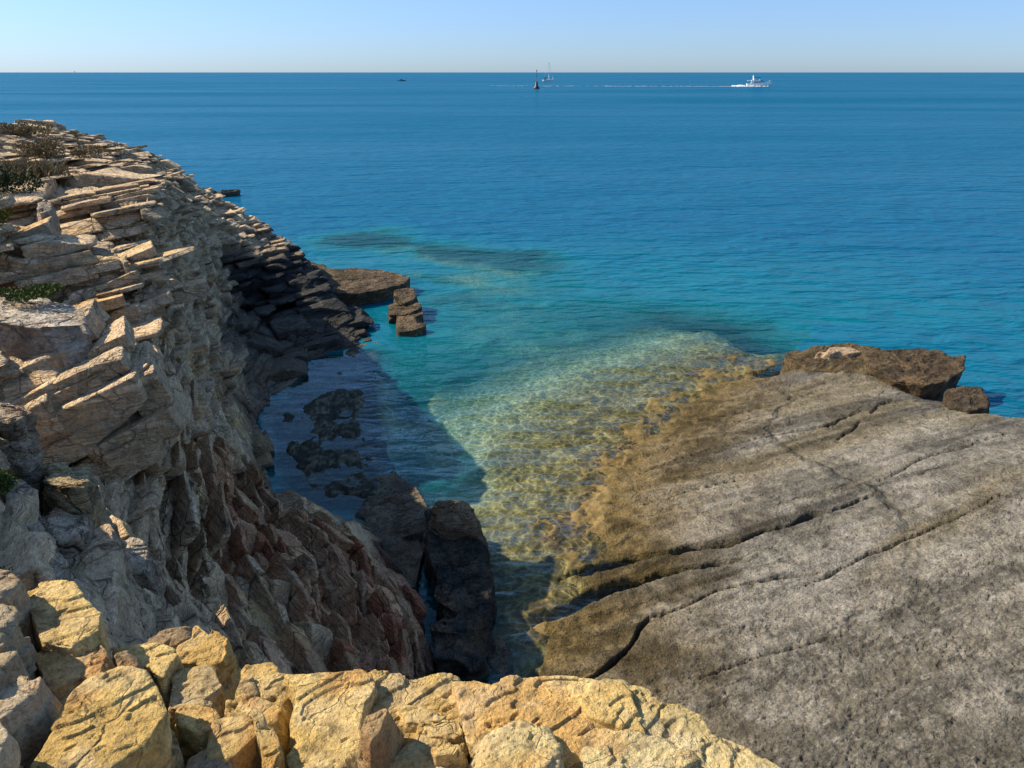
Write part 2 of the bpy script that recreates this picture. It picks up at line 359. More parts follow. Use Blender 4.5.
def build_cliff():
    S = np.array(SEC, float); nu, nv = S.shape[:2]
    def cr(A, t, axis, tension):
        A = np.moveaxis(A, axis, 0); n = A.shape[0]
        i = np.clip(np.floor(t).astype(int), 0, n - 2); f = (t - i).reshape(-1, *([1] * (A.ndim - 1)))
        p = [A[np.clip(i + k, 0, n - 1)] for k in (-1, 0, 1, 2)]
        m1 = (p[2] - p[0]) * .5 * tension + (p[2] - p[1]) * (1 - tension); m2 = (p[3] - p[1]) * .5 * tension + (p[2] - p[1]) * (1 - tension)
        f2, f3 = f * f, f * f * f
        o = (2*f3 - 3*f2 + 1) * p[1] + (f3 - 2*f2 + f) * m1 + (-2*f3 + 3*f2) * p[2] + (f3 - f2) * m2
        return np.moveaxis(o, 0, axis)
    def dens(axis):
        n = S.shape[axis]; t = np.linspace(0, n - 1, (n - 1) * 12 + 1)
        G = cr(S, t, axis, .7); G = cr(G, np.linspace(0, S.shape[1 - axis] - 1, 60), 1 - axis, .7)
        px, py, d = project(G)
        vis = (px > -40) & (px < 1064) & (py > -40) & (py < 800) & (d > 1.2)
        dp = np.hypot(np.diff(px, axis=axis), np.diff(py, axis=axis))
        dw = np.linalg.norm(np.diff(G, axis=axis), axis=-1)
        if axis == 0: v = vis[1:] & vis[:-1]
        else: v = vis[:, 1:] & vis[:, :-1]
        dp = np.where(v, np.minimum(dp, 120), np.minimum(dw * 8, 4))
        q = np.quantile(dp, .85, axis=1 - axis)
        return t, q
    def resample(axis, step):
        t, q = dens(axis); c = np.concatenate([[0], np.cumsum(q)])
        n = int(c[-1] / step)
        return np.interp(np.linspace(0, c[-1], n), c, t)
    tu, tv = resample(0, 1.55), resample(1, 1.55)
    G = cr(cr(S, tu, 0, .75), tv, 1, .45)
    print('cliff grid', len(tu), len(tv))
    Gs = G
    for ax in (0, 1): Gs = box_blur(box_blur(Gs, 5, ax), 5, ax)
    Nn = -grid_normals(Gs)
    Nn = np.where((Nn[..., 2:3] < -.2), -Nn, Nn)
    for ax in (0, 1): Nn = box_blur(box_blur(Nn, 5, ax), 5, ax)
    Nn /= np.linalg.norm(Nn, axis=-1, keepdims=True)
    P = G
    D = np.linalg.norm(P - np.array([0, 0, EYE]), axis=-1)
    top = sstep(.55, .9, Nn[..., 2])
    # size of the beds grows less than distance
    near = 1 - sstep(9.5, 13, P[..., 1])
    # big form
    big = .30 * fbm(P, .45, 3, 101) + .22 * ridge(P * np.array([1, 1, .6]), .9, 3, 131) - .1
    P = P + Nn * (.6 * big * (.35 + .65 * sstep(1.5, 7, D)) * (1 - .6 * top))[..., None]
    # steep jointed rock in the lower buttress
    butt = (1 - sstep(10.5, 12.5, P[..., 1])) * (1 - sstep(3.0, 4.2, P[..., 2] + .3 * fbm(P, .8, 2, 7))) * sstep(2.8, 4, P[..., 1])
    # small sea cave at the foot of the near wall, and hollows
    hollow = np.zeros(P.shape[:2])
    px_, py_, dd_ = project(P)
    def seen(a, b):
        k = np.where(np.hypot(px_ - a, py_ - b) < 7, dd_, 1e9); return P.reshape(-1, 3)[np.argmin(k)]
    for p_, r_, d_ in ((seen(203, 588), .27, 1.1), (seen(262, 283), 1.15, 1.2), (seen(240, 250), .8, .6)):
        q = (P - np.array(p_)) / r_; hollow = hollow + np.exp(-(q ** 2).sum(-1) ** 2) * d_
    P = P - Nn * hollow[..., None]
    nb_far = nrm((-.17, .03, 1)); nb_near = nrm((-.36, -.10, 1)); nb_but = nrm((-.62, -.48, .62))
    rg = np.random.default_rng(3)
    Pf = P.reshape(-1, 3); Nf = Nn.reshape(-1, 3); bf = butt.ravel(); nf = near.ravel()
    jit = .25 * fbm(Pf, .7, 2, 77)
    isb = bf + jit > .5; isn = (nf + jit > .5) & ~isb; isf = ~isb & ~isn
    fg = (Pf[:, 1] < 2.7) | ((Pf[:, 0] > -1.2) & (Pf[:, 1] < 4.2))
    boxes = []
    boxes += block_cells(Pf[isn & ~fg], Nf[isn & ~fg], nb_near, (.91, .41, 0), .15, .72, 45, (0, .15, .35, .6), (.08, .07, .02), 1.0)
    boxes += block_cells(Pf[isf], Nf[isf], nb_far, (.90, .43, 0), .125, .85, 53, (0, .15, .35, .65), (.10, .07, .03), 1.0)
    boxes += block_cells(Pf[isb & ~fg], Nf[isb & ~fg], nb_but, (2.2, -2.5, -1.5), .12, .7, 67, (0, .12, .3), (.13, .12, .02), .3, .32, .85)
    # the big dipping beds of the near wall, front faces as seen
    jn = nrm(np.array((.91, .41, 0)) - nb_near * (np.array((.91, .41, 0)) @ nb_near)); kn = np.cross(nb_near, jn)
    for cx_, cy_, D_, w_, t_, dp in ((40, 375, 7.2, 100, 27, 1.2), (92, 378, 7.1, 66, 20, 1.0), (112, 394, 7.15, 86, 17, 1.2), (58, 402, 6.95, 90, 16, 1.0), (88, 420, 6.9, 118, 40, 1.3), (150, 398, 7.2, 34, 40, 1.2),
                                     (20, 432, 6.6, 70, 34, 1.0), (70, 452, 6.7, 84, 24, 1.1), (134, 442, 6.95, 90, 26, 1.3), (168, 428, 7.3, 34, 30, 1.2), (120, 468, 6.9, 80, 26, 1.2), (60, 344, 7.6, 70, 22, 1.0), (110, 352, 7.5, 40, 18, 1.0)):
        p_ = np.array(pix(cx_, cy_, D_)); mp_ = project(p_[None])[2][0] / F
        hx = np.array([w_ * mp_ / 2, dp / 2, t_ * mp_ / 2 * 1.06])
        sg_ = 1.0 if kn[1] > 0 else -1.0
        an_ = rg.normal(0, .05); j2 = jn * math.cos(an_) + kn * math.sin(an_); k2 = kn * math.cos(an_) - jn * math.sin(an_)
        boxes.append((p_ + k2 * sg_ * dp / 2, np.stack([j2, k2, nb_near]), hx, rg.uniform(.4, .9), rg.uniform(.45, .9), int(rg.integers(1 << 30)), 1.0, np.array([0, 0, 1.0]), 9.0))
    V2, Q2, rnd_, bed_, upf = block_mesh(boxes)
    print('blocks in cliff', len(boxes), 'verts', len(V2))
    # bedrock behind the blocks
    B = P - Nn * (.20 * (1 - fgw(P)))[..., None]
    a4, i4, c4 = strata(B, .17, .05, .06, .05, .03, 251, 1.5, 4)
    B = B + Nn * (a4 + .03 * fbm(P, 5, 3, 301))[..., None]
    V1 = B.reshape(-1, 3); Q1 = grid_faces(*B.shape[:2])[:, ::-1]
    VV = np.concatenate([V1, V2]); QQ = np.concatenate([Q1, Q2 + len(V1)])
    rr = np.concatenate([c4.ravel(), rnd_]); bb_ = np.concatenate([h_int(i4, i4 * 0, i4 * 0, 3).ravel(), bed_])
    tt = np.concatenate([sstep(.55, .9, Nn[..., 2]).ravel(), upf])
    me = quads_mesh('cliff', VV, QQ, cliff_colour(VV, tt, rr, bb_))
    o = link('cliff', me, M_CLIFF); tag(o, kind='structure')
    return o
build_cliff()
print('cliff', time.time() - T0)

# ------------------------------------------------------------------ shelf, slab and sea bed
def seg_dist(X, Y, poly):
    """unsigned distance to polyline, signed side of nearest segment, parameter along it"""
    best = np.full(X.shape, 1e9); side = np.zeros(X.shape); par = np.zeros(X.shape); acc = 0
    for (x0, y0), (x1, y1) in zip(poly[:-1], poly[1:]):
        dx, dy = x1 - x0, y1 - y0; L2 = dx * dx + dy * dy
        t = np.clip(((X - x0) * dx + (Y - y0) * dy) / L2, 0, 1)
        d = np.hypot(X - x0 - t * dx, Y - y0 - t * dy)
        m = d < best
        best = np.where(m, d, best); side = np.where(m, (X - x0) * dy - (Y - y0) * dx, side)
        par = np.where(m, acc + t * math.sqrt(L2), par); acc += math.sqrt(L2)
    return best, np.sign(side), par / acc
def inside_dist(X, Y, poly):
    """signed distance to a closed polygon, positive inside"""
    p = list(poly) + [poly[0]]
    d, _, _ = seg_dist(X, Y, p)
    ins = np.zeros(X.shape, bool)
    for (x0, y0), (x1, y1) in zip(p[:-1], p[1:]):
        c = ((y0 > Y) != (y1 > Y)) & (X < (x1 - x0) * (Y - y0) / ((y1 - y0) if abs(y1 - y0) > 1e-9 else 1e-9) + x0)
        ins ^= c
    return np.where(ins, d, -d)
def xy(pts, z=0.0): return [pz(a, b, z)[:2] for a, b in pts]

SHORE = [(-.6, 4.5), (-.1, 7.0)] + xy([(548, 640), (572, 590), (607, 530), (618, 480), (640, 440), (690, 400), (740, 378), (792, 362)]) + [(22, 46)]
SHELF = xy([(800, 365), (742, 358), (700, 338), (640, 312), (590, 312), (540, 322), (500, 340), (455, 365), (438, 410), (470, 480), (490, 540), (520, 640), (560, 700), (700, 600)])
EDGE_R = [pz(*p)[:2] for p in ((770, 368, .0), (800, 356, .25), (862, 352, .55), (940, 378, .8), (985, 397, .95), (1060, 408, 1.1), (1300, 430, 1.4))]
CRACKS = [  # pixel polyline, half width m, depth m, z of the rock there
 ([(560,557),(600,549),(650,542),(690,539),(730,536),(780,528),(820,519),(878,505)], .115, .36, .45),
 ([(505,618),(540,606),(560,600),(600,585),(640,575),(690,570),(742,566)], .17, .40, .25),
 ([(556,690),(575,665),(600,650),(625,632),(640,610),(655,598),(690,588),(720,576),(780,571),(832,570)], .035, .12, .6),
 ([(768,423),(790,422),(826,420),(850,411),(866,405)], .09, .22, .7),
 ([(872,406),(882,398),(900,392)], .05, .12, .8), ([(838,430),(856,420),(862,413)], .035, .1, .8),
 ([(640,462),(690,450),(730,442),(768,432)], .03, .08, .35), ([(640,492),(690,484),(740,475)], .025, .06, .4),
 ([(800,560),(830,553),(860,540),(930,520),(1010,500)], .025, .08, 1.0), ([(700,640),(760,622),(850,610)], .02, .06, 1.0),
 ([(880,470),(930,455),(1010,440)], .03, .06, 1.0), ([(690,410),(760,400),(820,388)], .03, .06, .5),
]
def slab_height(X, Y):
    P = np.stack([X, Y, np.zeros_like(X)], -1)
    d, _, _ = seg_dist(X, Y, SHORE)
    d = np.where(inside_dist(X, Y, SHORE + [(60, 46), (60, -4), (-.6, -4)]) > 0, d, -d)      # positive on land
    d = d + .22 * fbm(P, .7, 3, 611) * (1 - sstep(0, 5, np.abs(d)) * .5)
    d = np.minimum(d, 25 - Y)
    oc = pz(875, 362, .6); oc2 = pz(815, 356, .6); up_ = .22 * np.exp(-((X - oc[0]) / 2.2) ** 2 - ((Y - oc[1]) / 1.6) ** 2) + .2 * np.exp(-((X - oc2[0]) / 1.6) ** 2 - ((Y - oc2[1]) / 1.3) ** 2)
    land = up_ * sstep(0, .8, d) + .11 * d + .008 * np.clip(d, 0, 7) ** 2
    land = np.where(land > 1.75, 1.75 + (land - 1.75) * .35, land)
    water = .05 * d - .018 * np.clip(-d, 0, 12) ** 2
    ins = inside_dist(X, Y, SHELF) + 1.5 * fbm(P, .28, 4, 621)
    drop = sstep(-.4, 4.0, -ins + .9 * fbm(P, .8, 4, 623))
    deep = -1.5 - 2.6 * sstep(1, 8, -ins) - 4 * sstep(6, 25, -ins) - 5 * sstep(15, 60, -ins)
    for (px, py, rx, ry, zt) in ((480, 246, 5.4, 6.5, -.85), (362, 234, 4.2, 7.0, -.9), (408, 285, 2.6, 3.2, -1.1), (427, 412, .9, 1.5, -.40), (440, 372, .6, .7, -.7), (470, 300, 3.0, 2.0, -1.2), (525, 240, 2.8, 3.6, -1.0)):
        c = pz(px, py); q = np.hypot((X - c[0]) / rx, (Y - c[1]) / ry) + .45 * fbm(P, .30, 3, 631)
        k = 1 - sstep(.55, 1.15, q); deep = deep + (zt + .12 * fbm(P, 1.2, 3, 633) - deep) * k
    cove = inside_dist(X, Y, xy([(268, 408), (340, 345), (378, 338), (366, 390), (372, 450), (400, 500), (300, 500)]))
    wz = np.maximum(water, -1.6) + (deep - np.maximum(water, -1.6)) * drop
    wz = wz + (np.minimum(-.045 + .24 * fbm(P, .75, 4, 637), .04) - wz) * sstep(-1.1, .3, cove + .4 * fbm(P, .9, 3, 639))
    z = np.where(d > 0, land, wz)
    er, es, _ = seg_dist(X, Y, EDGE_R)             # small sea cliff on the far right side of the slab
    ecut = np.where(es < 0, er, -er) + .25 * fbm(P, 1.2, 3, 645)
    z = np.where(d > 0, z - .45 * sstep(-1.3, .1, ecut) + (-5.0 - z) * sstep(0, .45, ecut), z); d = np.where((d > 0) & (ecut > .1), -1.0, d)
    return z, d, P
def build_slab():
    pxs = np.arange(-60, 1180, 1.8)
    pys = np.concatenate([np.arange(88, 330, 2.2), np.arange(330, 830, 1.6), np.arange(830, 1260, 5)])
    A, B = np.meshgrid(pxs, pys, indexing='ij')
    x, f, z = ray(A, B); Dd = -EYE / (z / f); X = x / f * Dd; Y = Dd
    Z, d, P = slab_height(X, Y)
    land = sstep(-.1, .4, d)
    ud = np.stack([X * .94 + Y * .34, (-X * .34 + Y * .94), X * 0], -1)      # along / across the lineation
    # lineation runs towards the upper right of the slab
    lin = fbm(ud * np.array([.25, 1.3, 1]), 1.0, 4, 651)
    c3d, c3s, _ = seg_dist(X, Y, xy(CRACKS[2][0] + [(1060, 470)], .7))
    rough = sstep(-.2, .9, np.where(c3s > 0, c3d, -c3d) + .5 * fbm(P, .6, 2, 653)) * land
    z1 = .07 * fbm(P, .45, 3, 661) + .05 * lin
    # thin bedding steps
    st = (ud[..., 1] * .085 + .075 * fbm(ud * np.array([.10, .55, 1]), 1.0, 5, 671)) / .05
    fr = st - np.floor(st); step = (np.floor(st) + sstep(.0, .07, fr)) * .05 - st * .05
    z1 = z1 + step * (.7 - .3 * rough) * land
    f1, f2 = worley(np.stack([X, Y], -1) + .06 * np.stack([fbm(P, 5, 2, 681), fbm(P, 5, 2, 683)], -1), 11.0, 5)
    g1, g2 = worley(np.stack([X, Y], -1) + .05 * np.stack([fbm(P, 6, 2, 685), fbm(P, 6, 2, 687)], -1), 24, 9)
    pits = -.030 * sstep(.55, .1, f1) * sstep(-.25, .3, fbm(P, 2.2, 2, 689)) + .024 * ridge(P, 12, 3, 691) + .012 * (g2 - g1)
    z1 = z1 + rough * pits * 1.15 + (1 - rough) * (.032 * ridge(ud * np.array([.25, 1.5, 1]), 3.2, 4, 693)) * land + .012 * fbm(P, 9, 2, 695)
    crk = np.zeros_like(Z); lip = np.zeros_like(Z)
    for i, (pl, hw, dep, zz) in enumerate(CRACKS):
        w = xy(pl, zz); cd, cs, pr = seg_dist(X + .10 * fbm(P, 1.6, 3, 700 + i), Y + .10 * fbm(P, 1.6, 3, 720 + i), w)
        tap = np.sqrt(np.clip(np.minimum(pr * 9, (1 - pr) * 2.2), 0, 1)) * (.45 + .75 * np.clip(.6 + fbm(P, 1.1, 2, 740 + i), 0, 1.4))
        g = 1 - sstep(.45, 1.0, cd / np.maximum(1.45 * hw * tap, 1e-3))
        crk = np.maximum(crk, g); z1 = z1 - dep * g * (tap > .02)
        z1 = z1 + np.where(cs > 0, 1, -.25) * .5 * hw * np.exp(-(cd / (.35 + hw)) ** 2) * np.clip(tap, 0, 1)
    bedn = (1 - land)
    bump = bedn * (.10 * fbm(P, 1.3, 3, 751) + .07 * ridge(P, 3.5, 3, 753)) * sstep(40, 18, Y)
    Zf = Z + z1 * (land + .5 * bedn) + bump
    # colour
    n1 = fbm(P, 1.0, 4, 761); n2 = fbm(P, 4.5, 3, 763); sp_ = .6 * fbm(P, 14, 2, 765) + .8 * fbm(P, 30, 2, 768)
    grey = mixc((.155, .142, .116), (.29, .268, .226), sstep(-.5, .5, n1 + .5 * n2 + .5 * lin))
    grey = mixc(grey, (.34, .32, .285), .8 * sstep(.22, .55, sp_ + .35 * n2 + .2 * n1) * (.2 + .8 * rough))
    grey = mixc(grey, (.07, .066, .058), .65 * sstep(.15, .55, -sp_ * .8 - n2 * .7))
    grey = mixc(grey, (.20, .16, .085), .6 * sstep(.05, .4, fbm(ud * np.array([.25, 1.1, 1]), .7, 3, 767)) * (1 - rough))
    h = Zf + .12 * n1 + .05 * n2
    brown = mixc((.085, .060, .022), (.20, .14, .052), sstep(-.4, .4, n2 + n1))
    sk = fbm(ud * np.array([.10, 1.9, 1]), 1.0, 4, 771)
    grey = mixc(grey, grey * .52, sstep(.06, .30, sk) * (1 - .6 * rough)); grey = mixc(grey, (.33, .29, .215), .55 * sstep(.10, .35, -sk) * (1 - .7 * rough))
    c = mixc(grey, brown, 1 - sstep(.03, .46, h))
    algae = mixc((.20, .175, .06), (.36, .32, .14), sstep(-.4, .4, n2))
    c = mixc(c, algae, 1 - sstep(-.10, .05, h))
    sand = mixc((.45, .46, .29), (.64, .63, .44), sstep(-.45, .4, n1 + .6 * n2))
    c = mixc(c, sand, 1 - sstep(-.55, -.22, h))
    pale = mixc((.36, .36, .28), (.58, .55, .44), sstep(-.3, .4, n1 + n2 * .6))
    c = mixc(c, pale, 1 - sstep(-1.2, -.6, h))
    dark = mixc((.34, .39, .34), (.50, .53, .45), sstep(-.2, .6, n1))
    c = mixc(c, dark, 1 - sstep(-2.3, -1.2, h))
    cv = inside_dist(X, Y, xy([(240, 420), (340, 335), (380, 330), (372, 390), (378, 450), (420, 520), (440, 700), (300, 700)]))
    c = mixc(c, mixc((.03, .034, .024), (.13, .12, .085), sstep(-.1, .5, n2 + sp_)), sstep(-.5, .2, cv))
    c = mixc(c, (.03, .025, .02), .8 * crk * land)
    c = np.clip(c, .01, .7)
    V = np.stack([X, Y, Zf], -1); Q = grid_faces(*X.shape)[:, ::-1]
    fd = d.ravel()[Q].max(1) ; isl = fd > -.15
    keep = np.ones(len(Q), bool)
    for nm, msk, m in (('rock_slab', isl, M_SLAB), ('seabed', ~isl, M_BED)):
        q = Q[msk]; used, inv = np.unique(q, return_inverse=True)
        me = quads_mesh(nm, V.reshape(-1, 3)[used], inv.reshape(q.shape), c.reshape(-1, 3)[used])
        o = link(nm, me, m)
        if nm == 'rock_slab': tag(o, 'broad tilted grey rock slab with dark cracks sloping into the clear water', 'rock')
        else: tag(o, kind='structure')
build_slab()
print('slab', time.time() - T0)

# ------------------------------------------------------------------ water surface
def build_water():
    pxs = np.arange(-160, 1200, 5.0)
    ys = [72.13, 72.2, 72.3, 72.5, 72.8, 73.2, 74, 75, 76.5]
    pys = np.concatenate([ys, np.arange(78, 110, 2), np.arange(110, 330, 3), np.arange(330, 760, 4), np.arange(760, 1300, 20)])
    hz = CY - F * math.tan(PITCH)
    pys = np.where(pys < 78, pys - 72.1 + hz + .05, pys)
    A, B = np.meshgrid(pxs, pys, indexing='ij')
    x, f, z = ray(A, B); D = -EYE / (z / f); X = x / f * D; Y = D
    near = Y < 300
    Z = np.full(X.shape, -13.2); zz, _, _ = slab_height(X, np.minimum(Y, 300)); Z = np.where(near, zz, Z)
    # the water clouds over a little before the drop-off itself
    zo, _, _ = slab_height(X, np.minimum(Y + np.clip((Y - 15) * .20, 0, 4.5), 300)); Z = np.where(near, np.minimum(Z, zo), Z)
    depth = np.clip(-Z, 0, 14)
    cvd = inside_dist(X, Y, xy([(240, 420), (335, 335), (374, 332), (366, 390), (374, 450), (400, 500), (440, 700), (300, 700)]))
    chop = 1 - .88 * sstep(-2.2, 1.2, cvd) * (Y < 30)
    V = np.stack([X, Y, X * 0], -1)
    me = quads_mesh('water', V, grid_faces(*X.shape)[:, ::-1], None, {'depth': depth, 'chop': chop})
    m, nt, out, N = mat('sea_water'); L = nt.links.new
    geo = N('ShaderNodeNewGeometry'); at = N('ShaderNodeAttribute', attribute_name='depth')
    def noise(rot, sx, sy, scale, detail, dist=.0, rg=.5):
        mp = N('ShaderNodeMapping'); mp.inputs['Rotation'].default_value = (0, 0, R(rot)); mp.inputs['Scale'].default_value = (sx, sy, 1)
        L(geo.outputs['Position'], mp.inputs['Vector'])
        n = N('ShaderNodeTexNoise', i_Scale=scale, i_Detail=detail, i_Roughness=rg, i_Distortion=dist); L(mp.outputs[0], n.inputs['Vector']); return n.outputs['Fac']
    def madd(a, k, b=None):
        n = N('ShaderNodeMath', operation='MULTIPLY_ADD'); L(a, n.inputs[0]); n.inputs[1].default_value = k
        if b is None: n.inputs[2].default_value = 0
        elif isinstance(b, float): n.inputs[2].default_value = b
        else: L(b, n.inputs[2])
        return n.outputs[0]
    w1 = noise(-24, .5, 1.0, 2.6, 3, .4); w2 = noise(18, .5, 1.0, 1.1, 3, .3); w3 = noise(-8, .4, 1.0, .25, 3, .3); w4 = noise(40, .7, 1.0, 6.5, 2)
    w5 = noise(-10, .15, 1.0, .035, 3)
    h = madd(w1, .12); h = madd(w2, .40, h); h = madd(w3, .85, h); h = madd(w4, .016, h); h = madd(w5, 2.6, h)
    bu = N('ShaderNodeBump', i_Strength=1.0, i_Distance=1.0); L(h, bu.inputs['Height'])
    ach = N('ShaderNodeAttribute', attribute_name='chop'); L(ach.outputs['Fac'], bu.inputs['Strength'])
    # clear in the shallows, its own blue-green body colour where the column below is deep
    pw = N('ShaderNodeMath', operation='POWER'); L(madd(at.outputs['Fac'], 1 / 1.75), pw.inputs[0]); pw.inputs[1].default_value = 1.8
    ex = N('ShaderNodeMath', operation='MULTIPLY'); L(pw.outputs[0], ex.inputs[0]); ex.inputs[1].default_value = -1.0
    e2 = N('ShaderNodeMath', operation='EXPONENT'); L(ex.outputs[0], e2.inputs[0])
    body = N('ShaderNodeMath', operation='SUBTRACT'); body.inputs[0].default_value = 1.0; L(e2.outputs[0], body.inputs[1])
    # caustic net painted into the transparent colour, dimmer between its bright lines
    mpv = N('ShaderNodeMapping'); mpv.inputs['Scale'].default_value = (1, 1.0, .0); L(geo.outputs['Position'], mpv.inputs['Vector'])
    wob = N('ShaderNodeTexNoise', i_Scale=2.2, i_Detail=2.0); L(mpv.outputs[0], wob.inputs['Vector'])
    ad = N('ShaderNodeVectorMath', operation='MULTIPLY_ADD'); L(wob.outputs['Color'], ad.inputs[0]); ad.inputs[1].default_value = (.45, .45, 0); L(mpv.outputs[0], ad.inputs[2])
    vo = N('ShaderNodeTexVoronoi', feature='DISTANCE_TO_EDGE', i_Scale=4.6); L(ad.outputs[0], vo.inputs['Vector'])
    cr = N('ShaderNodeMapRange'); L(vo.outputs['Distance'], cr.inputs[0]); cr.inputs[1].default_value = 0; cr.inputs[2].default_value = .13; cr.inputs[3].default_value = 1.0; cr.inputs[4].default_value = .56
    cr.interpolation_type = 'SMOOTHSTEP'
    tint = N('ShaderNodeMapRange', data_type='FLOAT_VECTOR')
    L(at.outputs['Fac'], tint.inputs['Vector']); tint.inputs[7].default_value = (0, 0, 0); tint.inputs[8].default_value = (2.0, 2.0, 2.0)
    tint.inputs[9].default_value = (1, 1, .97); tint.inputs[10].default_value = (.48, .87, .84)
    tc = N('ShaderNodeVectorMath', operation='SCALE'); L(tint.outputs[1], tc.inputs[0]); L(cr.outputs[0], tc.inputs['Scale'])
    tr = N('ShaderNodeBsdfTransparent'); L(tc.outputs[0], tr.inputs['Color'])
    rp = N('ShaderNodeValToRGB'); e = rp.color_ramp.elements
    e[0].position = 0; e[0].color = (.006, .19, .19, 1); e[1].position = 1; e[1].color = (.0004, .090, .188, 1)
    e.new(.35).color = (.001, .125, .180, 1)
    dr = madd(at.outputs['Fac'], 1 / 8.0); L(dr, rp.inputs[0])
    df = N('ShaderNodeBsdfDiffuse'); L(rp.outputs[0], df.inputs['Color']); L(bu.outputs[0], df.inputs['Normal'])
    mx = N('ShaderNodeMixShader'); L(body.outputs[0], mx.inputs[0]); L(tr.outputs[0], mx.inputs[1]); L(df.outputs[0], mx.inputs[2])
    gl = N('ShaderNodeBsdfGlossy', i_Roughness=.12); gl.inputs['Color'].default_value = (.62, .88, 1, 1); L(bu.outputs[0], gl.inputs['Normal'])
    fr = N('ShaderNodeFresnel', i_IOR=1.33); L(bu.outputs[0], fr.inputs['Normal'])
    fm = N('ShaderNodeMath', operation='MINIMUM'); L(fr.outputs[0], fm.inputs[0]); wp = noise(6, .22, 1.0, .022, 4, .4, .6); wr = N('ShaderNodeMapRange'); L(wp, wr.inputs[0]); wr.inputs[1].default_value = .35; wr.inputs[2].default_value = .65; wr.inputs[3].default_value = .11; wr.inputs[4].default_value = .27; L(wr.outputs[0], fm.inputs[1])     # wind patches
    m2 = N('ShaderNodeMixShader'); L(fm.outputs[0], m2.inputs[0]); L(mx.outputs[0], m2.inputs[1]); L(gl.outputs[0], m2.inputs[2])
    L(m2.outputs[0], out.inputs['Surface'])
    o = link('water', me, m); tag(o, kind='structure')
build_water()

